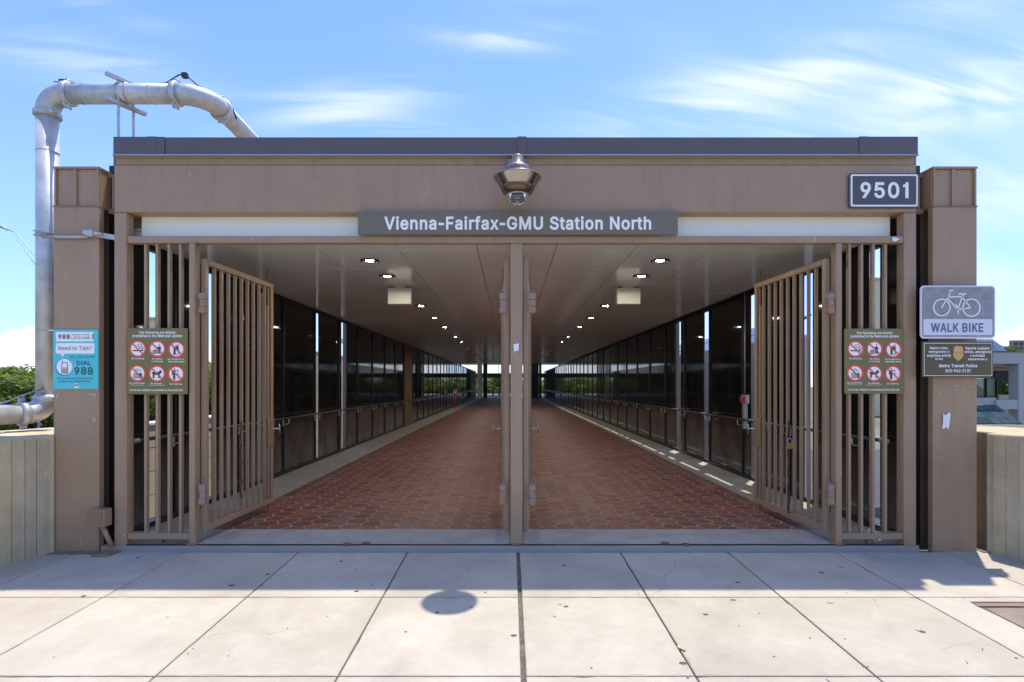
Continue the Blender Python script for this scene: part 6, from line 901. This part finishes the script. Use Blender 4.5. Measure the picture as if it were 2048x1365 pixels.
# ================================================================ HATCH, LITTER
e = empty('access_hatch', v(840, 600, sw(600)), 'brown steel access hatch set in the pavement at the right edge', 'hatch')
def sq(x0, x1, y0, y1, h0, h1): return MB().prism([v(x0, y0, sw(y0)+h0), v(x1, y0, sw(y0)+h0), v(x1, y1, sw(y1)+h0), v(x0, y1, sw(y1)+h0)], Vector((0, 0, (h1-h0)*U)))
sq(724, 980, 220, 842, -16, -5).build('frame_bed', M_blackfr, e)
for y0, y1 in ((222, 430), (433, 636), (639, 828)): sq(728, 976, y0, y1, -12, -2.2).build('cover_plate', M_plank, e, bev=.8)
sq(722, 980, 832, 842, -10, -1).build('frame_angle', M_brownd, e)
for x, y in ((790, 800), (850, 790), (800, 700)): sq(x, x+40, y, y+3, -2.3, -1.8).build('lift_slot', M_blackfr, e)
gm = MB()
for i in range(110):
    X = random.uniform(-1000, 700); Y = random.uniform(330, 1045); r = random.choice([1, 1, 1.2, 1.4, 1.8, 3.4]) if i > 11 else random.uniform(2.6, 4.6)
    n_ = 9; o = [r*random.uniform(.75, 1.2) for _ in range(n_)]
    gm.prism([v(X+o[k]*1.25*math.cos(2*math.pi*k/n_), Y+o[k]*math.sin(2*math.pi*k/n_), sw(Y)+.05) for k in range(n_)], Vector((0, 0, .25*U)))
tag(gm.build('gum_spots', M_gum), kind='stuff', label='dark gum spots and grit flecks scattered over the pale pavement', cat='dirt')
z_ = 363/(1303-740.); X = (1367-1020)*z_; Y = z_*D
e = empty('cigarette_butt', v(X, Y, sw(Y)), 'cigarette butt with orange filter lying in a pavement joint', 'litter')
MB().tube([v(X-2, Y+5, sw(Y)+1.4), v(X-4, Y+10, sw(Y)+1.4)], 1.3, 8).build('paper', M_butt, e)
MB().tube([v(X+1.5, Y-2, sw(Y)+1.4), v(X-2, Y+5, sw(Y)+1.4)], 1.35, 8).build('filter', M_filter, e)
tw = MB()
for i in range(16):
    X = random.uniform(50, 700); Y = random.uniform(400, 1030); a = random.uniform(0, 3); l_ = random.uniform(4, 10)
    tw.tube([v(X, Y, sw(Y)+.5), v(X+l_*math.cos(a), Y+l_*math.sin(a), sw(Y)+.8)], .35, 4)
tag(tw.build('twigs', M_bark), 'tiny dry twigs scattered over the pavement', 'litter', kind='stuff')

# ================================================================ OUTSIDE WALLS SEEN THROUGH THE GAPS
def blockwall(name, X, Y0, Y1, top, sgn, label, th=60):
    e = empty(name, v(X, (Y0+Y1)/2, GH), label, 'wall')
    B(X, X+sgn*th, Y0, Y1, GH, top-4).build('wall_core', M_bconc, e)
    h = top; k = 0
    while h > -900:
        y = Y0
        while y < Y1-10:
            y2 = min(y+520, Y1)
            B(X-sgn*6, X-sgn*.5, y+2, y2-2, h-96, h-2).build('precast_panel', M_beige, e); y = y2
        h -= 98
    B(X-sgn*10, X+sgn*(th+4), Y0, Y1, top-3.6, top+6).build('coping', M_white, e)
blockwall('low_precast_wall', -1500, 1.3*D, 3.28*D, -165, -1, 'low tan precast wall outside the left glass wall')
blockwall('precast_wall', -1500, 3.3*D, 7*D, 252, -1, 'tall beige precast wall outside the left glass wall')
blockwall('precast_wall', 1500, 2.6*D, 7*D, 255, 1, 'tall beige precast wall outside the right glass wall')
sk = empty('roof_skylight', v(1800, 4*D, 262), 'sloping glazed skylight on the beige wall outside the right glass wall', 'skylight')
for i in range(8):
    y0 = 3*D+i*.45*D; MB().prism([v(1540, y0+6, 262), v(1540, y0+.45*D-6, 262), v(1800, y0+.45*D-6, 420), v(1800, y0+6, 420)], Vector((4*U, 0, -5*U))).build('pane', G_sky, sk)
    MB().prism([v(1536, y0-6, 262), v(1536, y0+6, 262), v(1804, y0+6, 424), v(1804, y0-6, 424)], Vector((4*U, 0, -9*U))).build('rafter', M_blackfr, sk)
# ================================================================ RIGHT PAVILION
z5 = Pl(5.0); Y5 = 5*D
pv = empty('station_pavilion', v(z5.X(2020), Y5, GH), 'concrete station pavilion with blue skylights beyond the right parapet', 'building')
def pb(x0, x1, y0, y1, d0, d1, nm, m):
    f = 1 + d0/Y5; return MB().box(z5.X(x0)*f, z5.X(x1)*f, Y5+d0, Y5+d1, z5.H(y0)*f, z5.H(y1)*f).build(nm, m, pv)
pb(1900, 2300, 705, 728, 0, 120, 'roof_beam', M_bconc); pb(1900, 2300, 703.6, 704.8, -8, 1600, 'roof_edge', M_flash)
pb(2037, 2051, 728.2, 850, 2, 110, 'column', M_bconc); pb(2180, 2194, 728.2, 850, 2, 110, 'column', M_bconc)
pb(1993, 2300, 800, 819, 8, 160, 'floor_beam', M_bconc); pb(1900, 1992.5, 796, 810, 30, 300, 'floor_beam', M_bconc)
pb(1900, 2300, 728.3, 757, 900, 1000, 'rear_wall', M_bconc)
pb(1900, 2036, 728.4, 734, 121, 899, 'soffit', M_bconc)
pb(1990, 2036, 742, 760, 420, 470, 'drop_panel', M_blackfr)
for x in (1951, 1973.5, 1995): pb(x-1.3, x+1.3, 757.5, 796, 60, 90, 'window_frame', M_blackfr)
pb(1949.7, 1996.3, 756, 757.4, 58, 92, 'window_frame', M_blackfr)
for x0, x1 in ((1952.4, 1972), (1975, 1993.6)): pb(x0, x1, 757.8, 795.8, 70, 76, 'window_pane', G_win)
pb(1905, 1949.4, 734.5, 795.8, 60, 120, 'wall', M_bconc)
pb(1998, 2036, 790, 799.8, 300, 320, 'rear_parapet', M_beige)
# inner sloping stair enclosure
MB().prism([z5.p(1997, 760, -300), z5.p(2037, 797, -300), z5.p(2037, 803, -300), z5.p(1997, 799.5, -300)], Vector((0, 400*U, 0))).build('stair_enclosure', M_brownd, pv)
pb(1900, 2300, 819.5, 846, 700, 760, 'lower_wall', M_beige)
def slopeglass(x0, x1, y0, xs0, xs1, y1, n, rows_, off0, off1, nm):
    for i in range(n):
        for j in range(rows_):
            def pt(a, b):
                xa = x0+(x1-x0)*a; xb = xs0+(xs1-xs0)*a; x = xa+(xb-xa)*b; yy = y0+(y1-y0)*b; o = off0+(off1-off0)*b
                f = 1 - o/Y5; return v(z5.X(x)*f, Y5-o, z5.H(yy)*f)
            g_ = .03
            MB().prism([pt((i+g_)/n, (j+g_)/rows_), pt((i+1-g_)/n, (j+g_)/rows_), pt((i+1-g_)/n, (j+1-g_)/rows_), pt((i+g_)/n, (j+1-g_)/rows_)], Vector((0, 3*U, 3*U))).build(nm, M_skyg, pv)
    qf = lambda x, yy, o: v(z5.X(x)*(1-o/Y5), Y5-o+6, z5.H(yy)*(1-o/Y5))
    MB().prism([qf(x0-1, y0, off0), qf(x1+1, y0, off0), qf(xs1+2, y1, off1), qf(xs0-1, y1, off1)], Vector((0, 8*U, -6*U))).build('skylight_frame', M_blackfr, pv)
M_skyg = mat('skylight_reflective_glass', (.045, .08, .10), .2, var=.15, vscale=.7, orand=.22, spec=.35)
slopeglass(1900, 1994, 811, 1930, 2044, 848, 6, 3, -20, 420, 'skylight_pane')
slopeglass(1900, 1986, 679, 1900, 2016, 703.4, 6, 2, -320, 0, 'skylight_pane')
# far apartment block
z9 = Pl(40.0)
ap = empty('apartment_block', v(z9.X(2060), z9.Y, GH), 'distant brown apartment block at the right edge above the pavilion', 'building')
MB().box(z9.X(2025), z9.X(2120), z9.Y, z9.Y+300, GH, z9.H(681)).build('wall', mat('far_brick', (.27, .22, .18), .9), ap)
for i in range(7):
    for j in range(3):
        x = 2028+i*11; y = 685+j*9; z9.box(MB(), x, x+7, y, y+6, 0, 12).build('window', G_win, ap)
def office(x0, x1, ytop, z, lab):
    P9 = Pl(z); e = empty('office_building', v(P9.X((x0+x1)/2), P9.Y, GH), lab, 'building')
    MB().box(P9.X(x0), P9.X(x1), P9.Y, P9.Y+300, GH, P9.H(ytop)).build('wall', M_beige, e)
    MB().box(P9.X(x0)-60, P9.X(x1)+60, P9.Y-60, P9.Y+360, P9.H(ytop)+1, P9.H(ytop)+120).build('cornice', M_bconc, e)
office(262, 340, 640, 24, 'distant beige office block glimpsed through the left bar screen')
office(1700, 1790, 561, 24, 'distant beige office block glimpsed through the right bar screen')
# street lamp far left
P6 = Pl(6.0); e = empty('street_lamp', v(P6.X(75), P6.Y, GH), 'thin grey street lamp with curved arm behind the grey pipe', 'street lamp')
MB().tube([v(P6.X(78), P6.Y, GH), v(P6.X(78), P6.Y, P6.H(520))], 12, 10).build('pole', M_steel2, e)
MB().tube([P6.p(78, 522), P6.p(64, 505), P6.p(48, 487), P6.p(36, 470), P6.p(27, 464), P6.p(14, 459)], 5.5, 8).build('arm', M_steel2, e)
MB().tube([P6.p(78, 540), P6.p(60, 515), P6.p(44, 490), P6.p(33, 476)], 4.5, 8).build('arm_brace', M_steel2, e)
MB().tube([P6.p(16, 461), P6.p(8, 456), P6.p(-6, 451), P6.p(-16, 450)], [7, 15, 22, 12], 10).build('lamp_head', M_steel2, e)

# ================================================================ TREES
def tree_mesh(seed, h, r, nleaf, lf):
    rnd = random.Random(seed); tr = MB(); lv = MB()
    tr.tube([Vector((0, 0, 0)), Vector((.1*r*.2, 0, h*.3)), Vector((.15, .1, h*.62))], [.045*h/U/2, .035*h/U/2, .018*h/U/2], 8)
    blobs = []
    for i in range(22):
        a = rnd.uniform(0, 6.283); q_ = rnd.uniform(.15, 1)**.6; hh = rnd.uniform(.32, .93)
        wd = math.sin(min(1, (hh-.22)/.78)*math.pi)**.55
        c = Vector((math.cos(a)*r*q_*wd*.8, math.sin(a)*r*q_*wd*.8, h*hh)); blobs.append((c, r*rnd.uniform(.22, .42)))
        if i < 9: tr.tube([Vector((.05, 0, h*rnd.uniform(.22, .42))), c*.6+Vector((0, 0, h*.15)), c], [.012*h/U, .007*h/U, .003*h/U], 5)
    for i in range(nleaf):
        c, br = rnd.choice(blobs); d = Vector((rnd.gauss(0, 1), rnd.gauss(0, 1), rnd.gauss(0, .75))).normalized()
        p = c + d*br*rnd.uniform(.55, 1.12)**.7 + Vector((0, 0, -.05*br)); s_ = lf*rnd.uniform(.6, 1.4)
        a = Vector((rnd.gauss(0, 1), rnd.gauss(0, 1), rnd.gauss(0, .5))).normalized(); b = a.cross(Vector((rnd.gauss(0, 1), rnd.gauss(0, 1), rnd.gauss(0, 1)))).normalized()
        k = len(lv.vs); lv.vs += [p-a*s_, p+b*s_*.5, p+a*s_, p-b*s_*.5]; lv.fs.append((k, k+1, k+2, k+3)); lv.sm.append(False)
    def mk(m_, nm, mt):
        me = bpy.data.meshes.new(nm); me.from_pydata(m_.vs, [], m_.fs); me.update(); me.materials.append(mt); me.polygons.foreach_set('use_smooth', m_.sm); return me
    return mk(tr, 'trunk', M_bark), mk(lv, 'crown', M_leaf if seed % 3 else M_leafd)
protos = [tree_mesh(s_, 10, 4.2, 7000, .24) for s_ in (1, 2, 3, 4)]
def tree(px, ytop, z, k, lab, grp, sc=1.0):
    P9 = Pl(z); base = v(P9.X(px), P9.Y, GH); top = (P9.H(ytop)-GH)*U
    e = bpy.data.objects.new('deciduous_tree', None); C.objects.link(e); e.location = base; tag(e, lab, 'tree', grp)
    e.rotation_euler = (0, 0, k*1.7); s_ = top/10.0; e.scale = (s_*sc, s_*sc, s_)
    for nm, me in (('trunk', protos[k % 4][0]), ('crown', protos[k % 4][1])):
        o = bpy.data.objects.new(nm, me); C.objects.link(o); o.parent = e
for i, (px, yt, z) in enumerate(((-60, 742, 13), (-10, 738, 14), (28, 741, 15), (55, 733, 14), (92, 742, 16), (12, 752, 10.5), (68, 756, 11))):
    tree(px, yt, z, i, ['bright green tree left of the grey pipe, its crown touching the left edge', 'bright green tree just inside the left edge above the parapet', 'green tree midway between the left edge and the grey pipe', 'tallest bright green tree just left of the grey pipe', 'green tree half hidden behind the grey pipe', 'lower green tree in front near the left edge', 'lower green tree in front beside the grey pipe'][i], 'green trees beyond the left parapet', 1.35)
for i, (px, yt, z) in enumerate(((255, 742, 16), (300, 780, 15), (350, 738, 18), (415, 733, 15), (470, 736, 17), (525, 734, 16), (585, 740, 19))):
    tree(px, yt, z, i+1, 'green tree glimpsed through the bars of the left gate and screen, %s from the left' % ORD[i], 'green trees glimpsed through the left bars', 1.4)
for i in range(12):
    tree(790+i*38, 752+(i % 3)*2, 24+(i % 2)*3, i, 'green tree beyond the far end of the walkway, %s from the left in that row' % ORD[i], 'green trees beyond the far station hall', 1.7)
tree(2026, 699, 22, 2, 'small green tree top beside the distant apartment block', None, .8)
